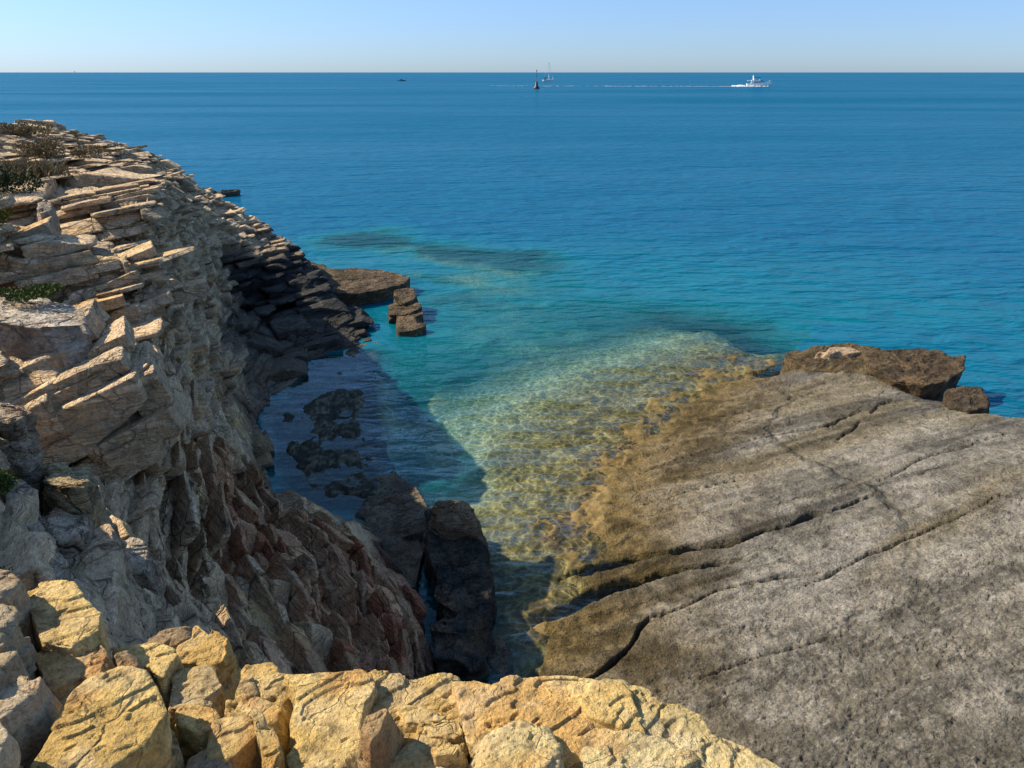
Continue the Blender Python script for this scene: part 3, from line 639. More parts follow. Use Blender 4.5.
# ------------------------------------------------------------------ loose and bedded blocks
def block(name, label, cat, pts, h, m=M_LEDGE, rnd=.008, flare=.04, cols=((.55,.37,.125),(.72,.51,.20)), stain=(.58,.30,.075), rough=.009, seed=0, step=1.5, group=None, lay=None, lean=(0, 0), jag=.007, gray=.0, facets=9):
    """rock with an outlined, tilted top; pts = world points of the top's outline"""
    Pt = np.array(pts, float); c = Pt.mean(0)
    A = np.c_[np.ones(len(Pt)), Pt[:, :2] - c[:2]]; co = np.linalg.lstsq(A, Pt[:, 2], rcond=None)[0]
    B = Pt[:, :2]
    if np.sum(B[:, 0] * np.roll(B[:, 1], -1) - np.roll(B[:, 0], -1) * B[:, 1]) < 0: B = B[::-1]
    per = np.concatenate([B, B[:1]]); ds = np.hypot(*np.diff(per, axis=0).T); s_ = np.concatenate([[0], np.cumsum(ds)])
    size = s_[-1]
    _, _, dist = project(c[None]); mpp = dist[0] / F * step                 # metres per mesh cell
    nt_ = int(np.clip(size / mpp, 60, 900))
    t = np.linspace(0, size, nt_, endpoint=False)
    bx = np.interp(t, s_, per[:, 0]); by = np.interp(t, s_, per[:, 1])
    k = max(1, int(nt_ * .0022))
    def sm(a):
        a3 = np.concatenate([a, a, a]); return box_blur(box_blur(a3, k, 0), k, 0)[nt_:2 * nt_]
    bx, by = sm(bx), sm(by)
    rad = np.hypot(bx - c[0], by - c[1]).mean()
    n_top = int(np.clip(rad / mpp, 12, 260)); n_e = max(5, int(rnd * 1.6 / mpp)); n_s = int(np.clip(h / mpp, 10, 260))
    s_in = np.linspace(.015, 1 - rnd / rad, n_top)
    ang = np.linspace(0, math.pi / 2, n_e + 1)[1:]
    prof = [(s, 0.0) for s in s_in] + [(1 - rnd / rad * (1 - math.sin(a)), -rnd * (1 - math.cos(a))) for a in ang]
    prof += [(1 + flare / rad * q, -rnd - (h - rnd) * q) for q in np.linspace(0, 1, n_s + 1)[1:]]
    prof = np.array(prof)
    G = np.zeros((nt_, len(prof), 3))
    G[..., 0] = c[0] + (bx - c[0])[:, None] * prof[None, :, 0]; G[..., 1] = c[1] + (by - c[1])[:, None] * prof[None, :, 0]
    G[..., 2] = co[0] + co[1] * (G[..., 0] - c[0]) + co[2] * (G[..., 1] - c[1]) + prof[None, :, 1]
    dz = -prof[None, :, 1] / h
    G[..., 0] += lean[0] * dz; G[..., 1] += lean[1] * dz
    rc = np.random.default_rng(seed + 1000)
    for q in range(facets):
        i_ = rc.integers(0, nt_); o_ = np.array([bx[i_] - c[0], by[i_] - c[1]]); o_ = o_ / max(np.hypot(*o_), 1e-6); el = rc.uniform(.15, 1.05); az = rc.normal(0, .35)
        o_ = np.array([o_[0] * math.cos(az) - o_[1] * math.sin(az), o_[0] * math.sin(az) + o_[1] * math.cos(az)])
        n_c = np.array([o_[0] * math.cos(el), o_[1] * math.cos(el), math.sin(el)])
        zt = co[0] + co[1] * (bx[i_] - c[0]) + co[2] * (by[i_] - c[1])
        p_c = np.array([bx[i_], by[i_], zt - (0 if q % 3 else rc.uniform(.2, .7) * h)]) - n_c * rc.uniform(.04, .16) * min(h, rad * .5, .3)
        reach = min(rad * .75, .6 if dist[0] > 5 else .28)
        ov = np.maximum(0, (G - p_c) @ n_c) * (1 - sstep(.7, 1.0, np.linalg.norm(G - p_c, axis=-1) / reach)); G = G - ov[..., None] * n_c * .94
    Nn = grid_normals(G, True)
    Gn = np.where(Nn[:, :1, 2:3] < 0, -1, 1); Nn = Nn * np.sign(np.median(Gn))
    off = np.array([seed * 3.71, seed * 1.37, 0]); P = G + off
    S1 = rad
    side = sstep(.75, .4, np.abs(Nn[..., 2])); topw = 1 - side
    rs = rough / .012
    dsp = jag * fbm(P, 1.6 / rad, 3, seed + 5) * (.15 + .55 * side)
    pe = np.stack([P[..., 0] * .80 + P[..., 1] * .60, (-P[..., 0] * .60 + P[..., 1] * .80) * 3.2, P[..., 2]], -1); ex = fbm(pe, 2.4, 4, seed + 21) * 3.0          # thin sheets flaked off the bedding plane
    fr = ex - np.floor(ex); dsp = dsp + topw * (.009 * rs ** .5) * (np.floor(ex) + sstep(0, .10, fr))
    dsp = dsp + rs * (.0026 * fbm(P, 42, 3, seed + 9) + .0024 * ridge(pe, 12, 3, seed + 11)) + .005 * side * ridge(P, 9, 3, seed + 15)
    pt = fbm(P, 19, 2, seed + 23)
    dsp = dsp - topw * .006 * rs * sstep(.42, .62, pt)
    if lay:
        a, i_, _ = strata(P, lay, .28 * lay, .30 * lay, .22 * lay, .10 * lay, 900 + seed, 1.5, 5, .03)
        dsp = dsp + a * (.25 + .75 * side)
    V = G + Nn * dsp[..., None]
    n1 = fbm(P, 3.0, 4, seed + 31); n2 = fbm(P, 11, 3, seed + 33)
    col = mixc(cols[0], cols[1], sstep(-.4, .4, n1 + .5 * n2))
    col = mixc(col, stain, .65 * sstep(.05, .45, fbm(P, 2.2, 3, seed + 35)))
    mean = (np.array(cols[0]) + np.array(cols[1])) * .5
    pale = mean * .45 + mean.mean() * np.array((.66, .62, .54))                      # bleached crust
    col = mixc(col, pale, gray + (.9 - gray) * .32 * sstep(.1, .5, fbm(P, 4.0, 3, seed + 37)))
    col = mixc(col, pale * 1.12, .35 * sstep(.0, .5, fbm(P, 7.0, 4, seed + 41)))
    col = mixc(col, mean * np.array((.36, .34, .40)), .6 * sstep(.25, .55, fbm(P, 22, 3, seed + 39)))
    col = mixc(col, mean * np.array((.72, .50, .42)), .55 * sstep(.15, .45, fbm(P, 5.0, 4, seed + 43)))
    # closed below
    top_c = V[:, 0].mean(0); bot_c = V[:, -1].mean(0)
    nV = nt_ * len(prof)
    VV = np.concatenate([V.reshape(-1, 3), top_c[None], bot_c[None]]); CC = np.concatenate([col.reshape(-1, 3), col[:, 0].mean(0)[None], col[:, -1].mean(0)[None]])
    Q = grid_faces(nt_, len(prof), True)
    i0 = np.arange(nt_) * len(prof); i1 = np.roll(i0, -1); l = len(prof) - 1
    # outward facing check
    Q = Q[:, ::-1]
    org = np.array([c[0], c[1], co[0] - h * .0])
    v = VV.copy()
    q1 = np.stack([i0, i1, np.full(nt_, nV), np.full(nt_, nV)], -1); q2 = np.stack([i1 + l, i0 + l, np.full(nt_, nV + 1), np.full(nt_, nV + 1)], -1)
    me = bpy.data.meshes.new(name)
    allq = Q; tri = np.concatenate([q1[:, :3], q2[:, :3]])
    me.vertices.add(len(VV)); ovr = c.copy(); ovr[2] = co[0] - h
    VL = VV - ovr
    me.vertices.foreach_set('co', VL.astype(np.float32).ravel())
    loops = np.concatenate([allq.ravel(), tri.ravel()]).astype(np.int32)
    starts = np.concatenate([np.arange(len(allq)) * 4, allq.size + np.arange(len(tri)) * 3]).astype(np.int32)
    me.loops.add(len(loops)); me.loops.foreach_set('vertex_index', loops)
    me.polygons.add(len(starts)); me.polygons.foreach_set('loop_start', starts)
    a = me.color_attributes.new('Col', 'FLOAT_COLOR', 'POINT'); c4 = np.ones((len(VV), 4), np.float32); c4[:, :3] = np.clip(CC, .01, .7); a.data.foreach_set('color', c4.ravel())
    me.update(); me.validate()
    o = link(name, me, m); o.location = ovr
    tag(o, label, cat, group); return o
def top(pts, z): return [pz(a, b, z if len(r) == 0 else r[0]) for a, b, *r in pts]
def topd(pts, D): return [pix(a, b, D if len(r) == 0 else r[0]) for a, b, *r in pts]

FG = 'yellow limestone blocks along the cliff edge'
GB = 'grey rocks piled at the left edge of the ledge'
n_ = [0]
def yb(pts, z, h, label, **kw):
    n_[0] += 1
    return block('limestone_block', label, 'rock', top(pts, z), h, seed=n_[0], group=FG, **kw)
def gb(pts, z, h, label, **kw):
    n_[0] += 1
    kw.setdefault('cols', ((.38,.30,.18),(.56,.45,.28))); kw.setdefault('stain', (.36,.27,.15)); kw.setdefault('gray', .15)
    pts = [(a - 13, b, *r) for a, b, *r in pts]
    return block('grey_rock', label, 'rock', top(pts, z), h, seed=n_[0], group=GB, **kw)
yb([(27,768),(41,747),(70,695),(95,671),(122,664),(146,671),(161,695),(168,712),(163,733),(144,747),(114,768),(95,800),(15,800)], 6.22, .42, 'large flat yellow slab with rounded right corner at the lower left', rnd=.015, rough=.011, flare=.03)
yb([(30,578),(72,584),(84,600),(100,612),(98,641),(72,647),(44,643),(34,622),(22,592)], 6.16, .6, 'pitted yellow slab beside the small green moss tuft', rough=.012)
yb([(40,640),(68,643),(96,638),(112,660),(104,674),(74,700),(38,712),(42,674),(34,660)], 6.13, .5, 'orange stained yellow slab between pitted slab and large flat slab', cols=((.54,.29,.08),(.62,.40,.13)))
yb([(112,650),(140,643),(149,642),(172,645),(179,656),(173,663),(164,679),(158,681),(151,668),(130,666),(118,662)], 6.02, .5, 'yellow block standing behind the large flat slab', rnd=.014)
yb([(112,652),(128,648),(138,653),(138,664),(118,666)], 6.12, .16, 'small brown rounded stone behind the large flat slab', rnd=.04, cols=((.28,.2,.12),(.36,.27,.16)))
yb([(172,650),(192,640),(196,628),(206,618,5.98),(214,631),(227,642),(234,646),(230,657),(214,671),(195,664),(179,664)], 5.88, .6, 'peaked yellow block at the back of the block pile', rnd=.010)
yb([(138,640),(165,628),(192,624),(196,640),(175,648),(150,646)], 5.80, .5, 'low grey yellow boulder beside the peaked block', rnd=.06, cols=((.33,.27,.18),(.40,.33,.2)))
yb([(173,676),(195,666),(212,664),(221,685),(208,712),(168,708)], 5.98, .4, 'shaded grey block in the middle of the block pile', cols=((.50,.36,.16),(.62,.46,.22)))
yb([(175,705),(190,702),(216,708),(220,719),(200,733),(178,722)], 6.06, .34, 'small square block with half its top in sun', rnd=.015)
yb([(216,722),(249,718),(259,734),(236,756),(215,770),(205,752)], 6.06, .3, 'low sunlit block right of small square block', rnd=.010)
yb([(251,704),(262,714),(278,738),(284,768),(282,800),(264,800),(263,768),(261,742)], 6.14, .4, 'narrow upright ridge stone at the front of the block pile', rnd=.010)
yb([(224,700),(238,694),(262,697),(281,706),(283,722),(271,731),(251,715)], 6.02, .35, 'flat block behind the narrow ridge stone', rnd=.010)
yb([(240,662),(271,659),(289,674),(297,688),(291,712),(283,716),(262,700),(250,688),(243,674)], 5.98, .45, 'rounded yellow block against the smooth central slab', rnd=.02)
yb([(240,680),(252,676),(258,692),(246,700),(236,692)], 6.0, .25, 'little dark wedge of rock inside the block pile', rnd=.012, cols=((.46,.33,.15),(.55,.41,.2)))
yb([(186,756),(210,742),(232,755),(240,800),(176,800)], 6.06, .3, 'grey block at the lower frame edge beside large flat slab', rnd=.03, cols=((.33,.28,.2),(.42,.35,.24)))
yb([(284,672),(300,672),(330,670),(362,669),(373,672),(375,685),(367,702),(361,725),(363,742),(360,768),(352,810),(285,810),(288,768),(286,740),(292,712),(297,690)], 6.08, .7, 'smooth yellow central slab ending in a straight step', rnd=.02, rough=.008, cols=((.58,.40,.135),(.70,.50,.20)))
yb([(370,673),(400,675),(415,679),(452,674),(456,684),(462,705),(466,735),(440,760),(400,790),(352,790),(362,742),(364,725),(368,702),(376,688)], 6.02, .6, 'low yellow ledge right of the smooth central slab', rough=.012, lay=.05, facets=0)
yb([(398,706),(420,708),(444,711),(447,718),(440,722),(400,721)], 6.055, .12, 'thin flat upper step of bedded stone on low ledge', rnd=.008)
yb([(418,724),(440,719),(458,719),(462,734),(446,736),(420,734)], 6.07, .14, 'thin middle step of bedded stone on low ledge', rnd=.008)
yb([(395,735),(425,736),(455,733),(463,748),(466,768),(468,800),(380,800),(388,768)], 6.05, .2, 'wide front step of bedded stone on low ledge', rnd=.01, lay=.045)
yb([(430,746),(444,743),(459,744),(463,754),(436,757)], 6.10, .16, 'small square step stone at the ledge front', rnd=.01)
yb([(452,682),(475,681),(490,686),(505,679),(530,679),(570,677),(624,684),(645,688),(660,705),(680,705),(702,716),(712,735),(740,745),(765,760),(800,785),(820,840),(440,840),(455,790),(470,770),(478,755),(465,735),(460,705)], 6.06, .8, 'wide rough pitted yellow ledge along the bottom of the frame', rough=.016, cols=((.54,.41,.17),(.68,.53,.25)), jag=.02, facets=0)
yb([(545,684),(580,680),(622,686),(636,700),(640,722),(655,738),(640,732),(600,722),(570,708)], 6.085, .3, 'smooth orange yellow patch of stone on the wide pitted ledge', rough=.008, rnd=.015)
yb([(480,728),(520,712),(552,722),(562,752),(572,800),(470,800)], 6.13, .3, 'raised pitted hump of stone at the centre of pitted ledge', rough=.02, rnd=.05, cols=((.55,.42,.18),(.68,.54,.26)))
yb([(575,745),(620,722),(668,735),(700,760),(720,800),(590,800)], 6.12, .3, 'raised grey yellow hump on the right of pitted ledge', rough=.022, rnd=.05, cols=((.55,.43,.20),(.68,.55,.28)))
n_[0] += 1
w = block('stone_wedge', 'small reddish stone wedge stuck upright in the step between slabs', 'stone', top([(361,728),(366,718),(383,706),(387,709),(379,731),(370,741)], 6.20), .16, seed=77, rnd=.004, jag=.003, rough=.004, cols=((.33,.19,.09),(.40,.27,.13)), stain=(.3,.1,.04), lean=(.01, 0))
# grey rocks at the left frame edge
gb([(-25,575),(10,568),(28,570),(35,580),(26,594),(12,600),(-25,604)], 6.28, .4, 'grey rock carrying the moss tuft at the left frame edge', rnd=.03)
gb([(-30,608),(0,604),(16,599),(31,611),(30,628),(16,640),(-30,646)], 6.32, .35, 'shaded layered grey rock just below the mossy rock', rnd=.05, lay=.06)
gb([(-30,645),(0,641),(27,644),(31,655),(16,670),(-30,672)], 6.27, .35, 'grey angular rock between layered rock and leaning lens rock', rnd=.014)
gb([(-30,656),(2,656),(11,662),(14,675),(6,684),(-30,688)], 6.33, .25, 'small pale sunlit rock at the left frame edge', rnd=.014)
gb([(-20,716),(0,704),(16,685),(33,671),(49,668),(54,676),(49,693),(16,718),(-20,736)], 6.30, .22, 'long lens shaped pale rock leaning beside orange slab', rnd=.022)
gb([(-30,722),(0,718),(11,720),(24,733),(16,752),(11,768),(-5,800),(-60,800)], 6.36, .3, 'pale rough rock in the lower left corner', rnd=.022)
# boulders stepping down the near left cliff
BG = 'rounded grey boulders down the near cliff'
def bb(pts, D, h, label, **kw):
    n_[0] += 1
    kw.setdefault('cols', ((.36,.285,.20),(.52,.42,.30))); kw.setdefault('stain', (.38,.26,.14)); kw.setdefault('gray', .1); kw.setdefault('rnd', .07); kw.setdefault('jag', .07); kw.setdefault('rough', .012); kw.setdefault('flare', .1)
    return block('boulder', label, 'boulder', topd(pts, D), h, m=M_CLIFF, seed=n_[0] + 40, group=BG, **kw)
bb([(40,474,3.9),(52,466,4.25),(72,463,4.3),(88,466,4.25),(93,478,4.0),(86,490,3.8),(62,490,3.75),(46,484,3.8)], 4.1, 1.1, 'tall boulder with a sunlit yellow top', cols=((.38,.28,.14),(.46,.35,.18)), rnd=.022)
bb([(40,512,3.6),(60,502,3.85),(86,506,3.9),(92,526,3.6),(80,540,3.45),(48,532,3.4)], 3.7, 1.0, 'rounded grey boulder right below the sunlit topped boulder')
bb([(86,508,4.3),(104,504,4.5),(116,520,4.3),(112,540,4.05),(92,536,4.0)], 4.3, 1.1, 'narrow grey boulder right of the rounded grey boulder')
bb([(92,540,3.9),(112,532,4.1),(126,548,3.95),(124,575,3.7),(100,572,3.6)], 3.9, 1.0, 'brownish standing boulder above the yellow blocks')
bb([(118,540,4.6),(136,532,4.8),(152,548,4.6),(150,572,4.35),(128,570,4.3)], 4.6, 1.0, 'grey boulder beside the small dark cave')
bb([(-10,520,3.2),(22,508,3.4),(44,520,3.3),(46,548,3.05),(20,560,2.95),(-12,550,3.0)], 3.2, .8, 'broad shaded boulder above the mossy rock')
bb([(8,548,3.0),(36,540,3.15),(62,556,3.0),(60,580,2.8),(30,578,2.75)], 3.0, .7, 'low grey boulder just behind the mossy slab')
bb([(-15,478,3.5),(12,470,3.7),(30,478,3.65),(32,500,3.4),(8,508,3.3),(-15,502,3.4)], 3.5, .7, 'grey boulder carrying the bright green tuft', lay=.12)
for i, (py, lab) in enumerate(((404, 'uppermost'), (425, 'second highest'), (444, 'third highest'), (458, 'lowest'))):
    dx = (0, 6, 10, 14)[i]
    bb([(-20, py + 2, 4.3), (8 + dx, py - 4, 4.5), (24 + dx, py, 4.4), (30 + dx, py + 9, 4.2), (14 + dx, py + 15, 4.05), (-20, py + 14, 4.0)], 4.3, .28, lab + ' slab of the thin rock stack at the left frame edge', rnd=.05, flare=-.03)
bb([(-30,296,8.0),(10,288,8.6),(40,292,8.6),(66,301,8.4),(88,313,8.0),(92,324,7.5),(60,330,7.3),(-30,322,7.4)], 8, .95, 'pale grey boulder with moss on top above the bedded wall', cols=((.42,.36,.28),(.56,.48,.38)), lay=.2, rnd=.08)
bb([(20,252,12.0),(58,238,13.0),(95,238,13.2),(118,246,13.0),(112,262,12.2),(60,272,11.6)], 12.5, .8, 'flat topped bedded block on the second cliff buttress', lay=.16, rnd=.03)
bb([(95,213,16.5),(110,203,17.3),(128,206,17.3),(140,218,16.8),(130,230,16.2),(104,230,16.0)], 16.8, 1.0, 'big weathered boulder perched on the third cliff buttress', lay=.25, rnd=.25)
bb([(36,203,14.2),(44,198,14.5),(51,200,14.5),(53,212,14.1),(40,214,13.9)], 14.3, .5, 'upright pointed stone on the sunlit terrace', rnd=.05, jag=.05)
# cove rocks
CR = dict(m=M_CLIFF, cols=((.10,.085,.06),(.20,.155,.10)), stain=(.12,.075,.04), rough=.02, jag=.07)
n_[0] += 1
block('cove_boulder', 'dark outcrop with a sunlit brown tip in the cove pool', 'boulder', [pz(*p) for p in ((426,514,.45),(436,500,.55),(452,499,.6),(466,508,.55),(476,530,.4),(488,548,.4),(496,585,.3),(490,618,.3),(494,646,.25),(470,676,.3),(448,660,.45),(432,668,.4),(426,610,.5),(436,575,.6),(424,548,.5))], 1.5, seed=201, rnd=.12, flare=.12, lay=.16, m=M_CLIFF, cols=((.030,.030,.028),(.085,.07,.05)), stain=(.16,.11,.06), rough=.03, jag=.22, facets=14)
block('cove_boulder', 'lighter brown piece added as the sunlit tip of the dark outcrop', 'boulder', [pz(*p) for p in ((428,513,.85),(436,500,1.0),(452,497,1.05),(470,502,1.0),(480,514,.85),(470,524,.75),(448,526,.75),(434,521,.8))], .9, seed=206, rnd=.05, flare=.12, m=M_CLIFF, cols=((.20,.145,.085),(.32,.235,.14)), stain=(.12,.09,.06), rough=.02, jag=.10)  # the outcrop's own tip as an extra piece, sunlight put into its lighter colour
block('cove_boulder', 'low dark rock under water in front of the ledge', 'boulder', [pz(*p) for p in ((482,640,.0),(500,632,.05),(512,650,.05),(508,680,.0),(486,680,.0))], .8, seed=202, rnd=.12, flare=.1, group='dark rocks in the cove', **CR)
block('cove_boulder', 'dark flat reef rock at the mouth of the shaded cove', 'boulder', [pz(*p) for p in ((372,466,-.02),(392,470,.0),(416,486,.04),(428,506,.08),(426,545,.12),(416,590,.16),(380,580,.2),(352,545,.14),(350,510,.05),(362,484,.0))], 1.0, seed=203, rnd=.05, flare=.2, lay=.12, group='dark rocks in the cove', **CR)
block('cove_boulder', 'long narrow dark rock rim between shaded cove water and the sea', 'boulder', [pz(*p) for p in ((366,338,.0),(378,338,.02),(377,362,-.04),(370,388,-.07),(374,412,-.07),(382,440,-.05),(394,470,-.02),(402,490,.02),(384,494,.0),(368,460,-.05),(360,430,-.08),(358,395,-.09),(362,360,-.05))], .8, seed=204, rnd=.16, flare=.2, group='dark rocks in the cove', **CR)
# arch rock off the headland
AK = dict(facets=4, m=M_CLIFF, cols=((.09,.068,.042),(.19,.14,.085)), stain=(.06,.05,.04), rough=.035, jag=.09, rnd=.07)
block('sea_stack', 'brown rock table reaching out from the headland tip', 'rock', [pz(*p) for p in ((306,262,.85),(330,266,.8),(352,267,.75),(380,269,.65),(400,272,.6),(411,277,.5),(405,284,.45),(394,288,.4),(380,291,.45),(356,294,.5),(326,292,.6),(304,282,.8))], 1.2, seed=211, flare=-.08, lay=.2, **AK)
block('sea_stack', 'upper layered block of the brown rock steps by headland', 'rock', [pz(*p) for p in ((393,290,.75),(404,286,.8),(414,288,.7),(418,298,.6),(404,304,.55),(392,300,.6))], 1.2, seed=212, flare=.08, lay=.22, group='brown rock steps by the headland', **AK)
block('sea_stack', 'middle layered block of the brown rock steps by headland', 'rock', [pz(*p) for p in ((388,303,.45),(402,304,.5),(419,299,.5),(423,308,.42),(406,314,.38),(388,316,.3))], 1.0, seed=213, flare=.1, lay=.2, group='brown rock steps by the headland', **AK)
block('sea_stack', 'lowest flat block of the brown rock steps by headland', 'rock', [pz(*p) for p in ((396,314,.30),(410,311,.34),(424,312,.32),(426,326,.24),(412,331,.2),(396,332,.15))], .9, seed=214, flare=.12, lay=.2, group='brown rock steps by the headland', **AK)
# outcrop on the far end of the slab
OK_ = dict(facets=4, m=M_SLAB, rough=.05, jag=.15, rnd=.09)
block('rock_outcrop', 'jagged dark brown outcrop at the far tip of grey slab', 'rock', [pz(*p) for p in ((782,354,.62),(792,348,.78),(812,344,.85),(850,343,.9),(884,349,.9),(890,364,.72),(872,376,.55),(838,374,.5),(806,370,.45),(788,362,.5))], 1.3, seed=221, lay=.16, cols=((.075,.056,.032),(.16,.12,.065)), stain=(.19,.12,.055), flare=.12, **OK_)
block('rock_outcrop', 'pale tan stone patch on top of far outcrop', 'rock', [pz(*p) for p in ((816,351,.84),(828,347,.89),(858,345.5,.91),(863,352,.86),(842,355,.82))], .30, seed=222, m=M_SLAB, rough=.012, jag=.03, rnd=.05, cols=((.42,.30,.19),(.50,.38,.25)), stain=(.45,.3,.17))
block('rock_outcrop', 'long dark overhanging rock rim beyond the grey slab', 'rock', [pz(*p) for p in ((862,352,.88),(884,347,1.0),(910,345,1.05),(945,350,1.0),(967,357,.92),(966,370,.85),(948,380,.8),(925,384,.75),(895,380,.7),(868,368,.7))], 1.5, seed=223, lay=.2, cols=((.055,.042,.026),(.14,.10,.058)), stain=(.17,.11,.055), flare=-.3, **OK_)
block('rock_outcrop', 'rounded dark knob at the far right edge of slab', 'rock', [pz(*p) for p in ((944,390,1.05),(962,384,1.15),(982,386,1.15),(990,398,1.1),(990,408,1.0),(970,412,.95),(948,404,.98))], 1.5, seed=224, lay=.2, cols=((.06,.046,.03),(.14,.105,.065)), stain=(.13,.09,.05), flare=.05, **OK_)
block('rock_spit', 'thin dark rock spit behind the headland skyline', 'rock', [pz(*p) for p in ((205,190,.5),(222,188,.6),(246,188,.45),(246,190.5,.3),(220,193,.3))], 1.2, seed=225, m=M_CLIFF, cols=((.09,.085,.07),(.15,.14,.11)), rough=.05, jag=.1, rnd=.15)
print('blocks', time.time() - T0)

# ------------------------------------------------------------------ plants
M_GREEN = plain('green_leaves', (.075, .10, .025), .8, var=.5, sc=9)
M_DARKG = plain('dark_green_leaves', (.035, .050, .020), .8, var=.5, sc=7)
M_DRY = plain('dry_stems', (.20, .155, .085), .8, var=.4, sc=6)
M_STEM = plain('woody_stems', (.09, .065, .045), .85)
def plant(name, label, cat, p, rx, ry, rz, n, leaf, m, seed, blade=False, group=None):
    rg = np.random.default_rng(seed)
    root = bpy.data.objects.new(name, None); COL.objects.link(root); root.location = p; root.empty_display_size = .1
    tag(root, label, cat, group)
    # several clumps make the uneven outline
    nc = 9; cc = np.stack([rg.uniform(-.7, .7, nc) * rx, rg.uniform(-.7, .7, nc) * ry, rg.uniform(.25, .75, nc) * rz], -1); cr_ = rg.uniform(.35, .6, nc)
    k = rg.integers(0, nc, n); v = rg.normal(0, 1, (n, 3)); v /= np.linalg.norm(v, axis=1)[:, None]
    ctr = cc[k] + v * (rg.uniform(.5, 1, n) ** .5 * cr_[k])[:, None] * np.array([rx, ry, rz * .8])
    ctr[:, 2] = np.abs(ctr[:, 2])
    if blade:
        base = np.stack([rg.normal(0, .45, n) * rx, rg.normal(0, .45, n) * ry, np.zeros(n)], -1)
        ln = rz * rg.uniform(.5, 1.1, n); d = np.stack([rg.normal(0, .35, n), rg.normal(0, .35, n), np.ones(n)], -1); d /= np.linalg.norm(d, axis=1)[:, None]
        side = np.cross(d, rg.normal(0, 1, (n, 3))); side /= np.linalg.norm(side, axis=1)[:, None]; side *= leaf * .18
        mid = base + d * (ln * .6)[:, None]; tip = base + d * ln[:, None] + np.stack([rg.normal(0, .12, n) * rz, rg.normal(0, .12, n) * rz, -.1 * rz * np.ones(n)], -1)
        V = np.stack([base - side, base + side, mid + side * .8, mid - side * .8, tip], 1)
        b = np.arange(n)[:, None] * 5
        tri = np.concatenate([b + np.array([[0, 1, 2]]), b + np.array([[0, 2, 3]]), b + np.array([[3, 2, 4]])])
    else:
        d = v * .6 + rg.normal(0, .6, (n, 3)); d[:, 2] += .3; d /= np.linalg.norm(d, axis=1)[:, None]
        side = np.cross(d, rg.normal(0, 1, (n, 3))); side /= np.linalg.norm(side, axis=1)[:, None]
        l = (leaf * rg.uniform(.6, 1.3, n))[:, None]
        V = np.stack([ctr - d * l * .5, ctr + side * l * .28, ctr + d * l * .5, ctr - side * l * .28], 1)
        b = np.arange(n)[:, None] * 4
        tri = np.concatenate([b + np.array([[0, 1, 2]]), b + np.array([[0, 2, 3]])])
    me = quads_mesh('foliage', V.reshape(-1, 3), tri); link('foliage', me, m, root, smooth=False)
    ns = 14; VS = []; FS = []
    for i in range(ns):
        e = cc[i % nc] * rg.uniform(.7, 1.1); r0 = .012 * max(rz, .3)
        for q, (pp, rr) in enumerate(((np.array([e[0] * .1, e[1] * .1, -.08]), r0), (e * .55, r0 * .7), (e, r0 * .3))):
            for a in range(4): VS.append(pp + rr * np.array([math.cos(a * 1.57), math.sin(a * 1.57), 0]))
        o_ = i * 12
        for q in range(2):
            for a in range(4): FS.append((o_ + q * 4 + a, o_ + q * 4 + (a + 1) % 4, o_ + q * 4 + 4 + (a + 1) % 4, o_ + q * 4 + 4 + a))
    me = quads_mesh('stem', np.array(VS), np.array(FS)); link('stem', me, M_STEM, root)
    return root
def onto(px, py, D, dz=0.0):
    x, y, z = pix(px, py, D); return (x, y, z + dz)
plant('shrub', 'dark green shrub at left frame edge above the sunlit terrace', 'shrub', onto(6, 194, 17.0), .75, .5, .55, 2600, .06, M_DARKG, 1)
plant('shrub', 'bright green shrub at left frame edge on the sunlit terrace', 'shrub', onto(-2, 228, 13.0), .36, .3, .45, 1800, .05, M_GREEN, 2)
plant('dry_bush', 'dry brown bush on the far cliff top', 'bush', onto(46, 158, 25.0), .7, .6, .55, 2200, .08, M_DRY, 3)
plant('dry_bush', 'dry tan bush behind the dark green shrub', 'bush', onto(14, 178, 20.0), 1.1, .6, .5, 2600, .12, M_DRY, 4, blade=True)
plant('dry_bush', 'low dry bush on the skyline of the far cliff top', 'bush', onto(20, 136, 32.0), 1.2, .6, .5, 1500, .12, M_DRY, 5)
plant('dry_bush', 'small round dry bush in a gap right of the brown bush', 'bush', onto(88, 157, 26.0), .55, .5, .35, 1300, .07, M_DRY, 6)
plant('moss_tuft', 'flat green moss tuft on the rock at the left frame edge', 'moss', onto(6, 577, 2.72, 0), .10, .09, .05, 1600, .012, M_GREEN, 7)
plant('moss_tuft', 'bright green tuft between grey boulders at the left', 'moss', onto(2, 492, 3.3, 0.02), .10, .09, .12, 1500, .02, M_GREEN, 8)
plant('moss_tuft', 'yellow green moss on top of the pale grey boulder', 'moss', onto(22, 297, 8.1, .0), .38, .25, .09, 1800, .035, M_GREEN, 9)
print('plants', time.time() - T0)

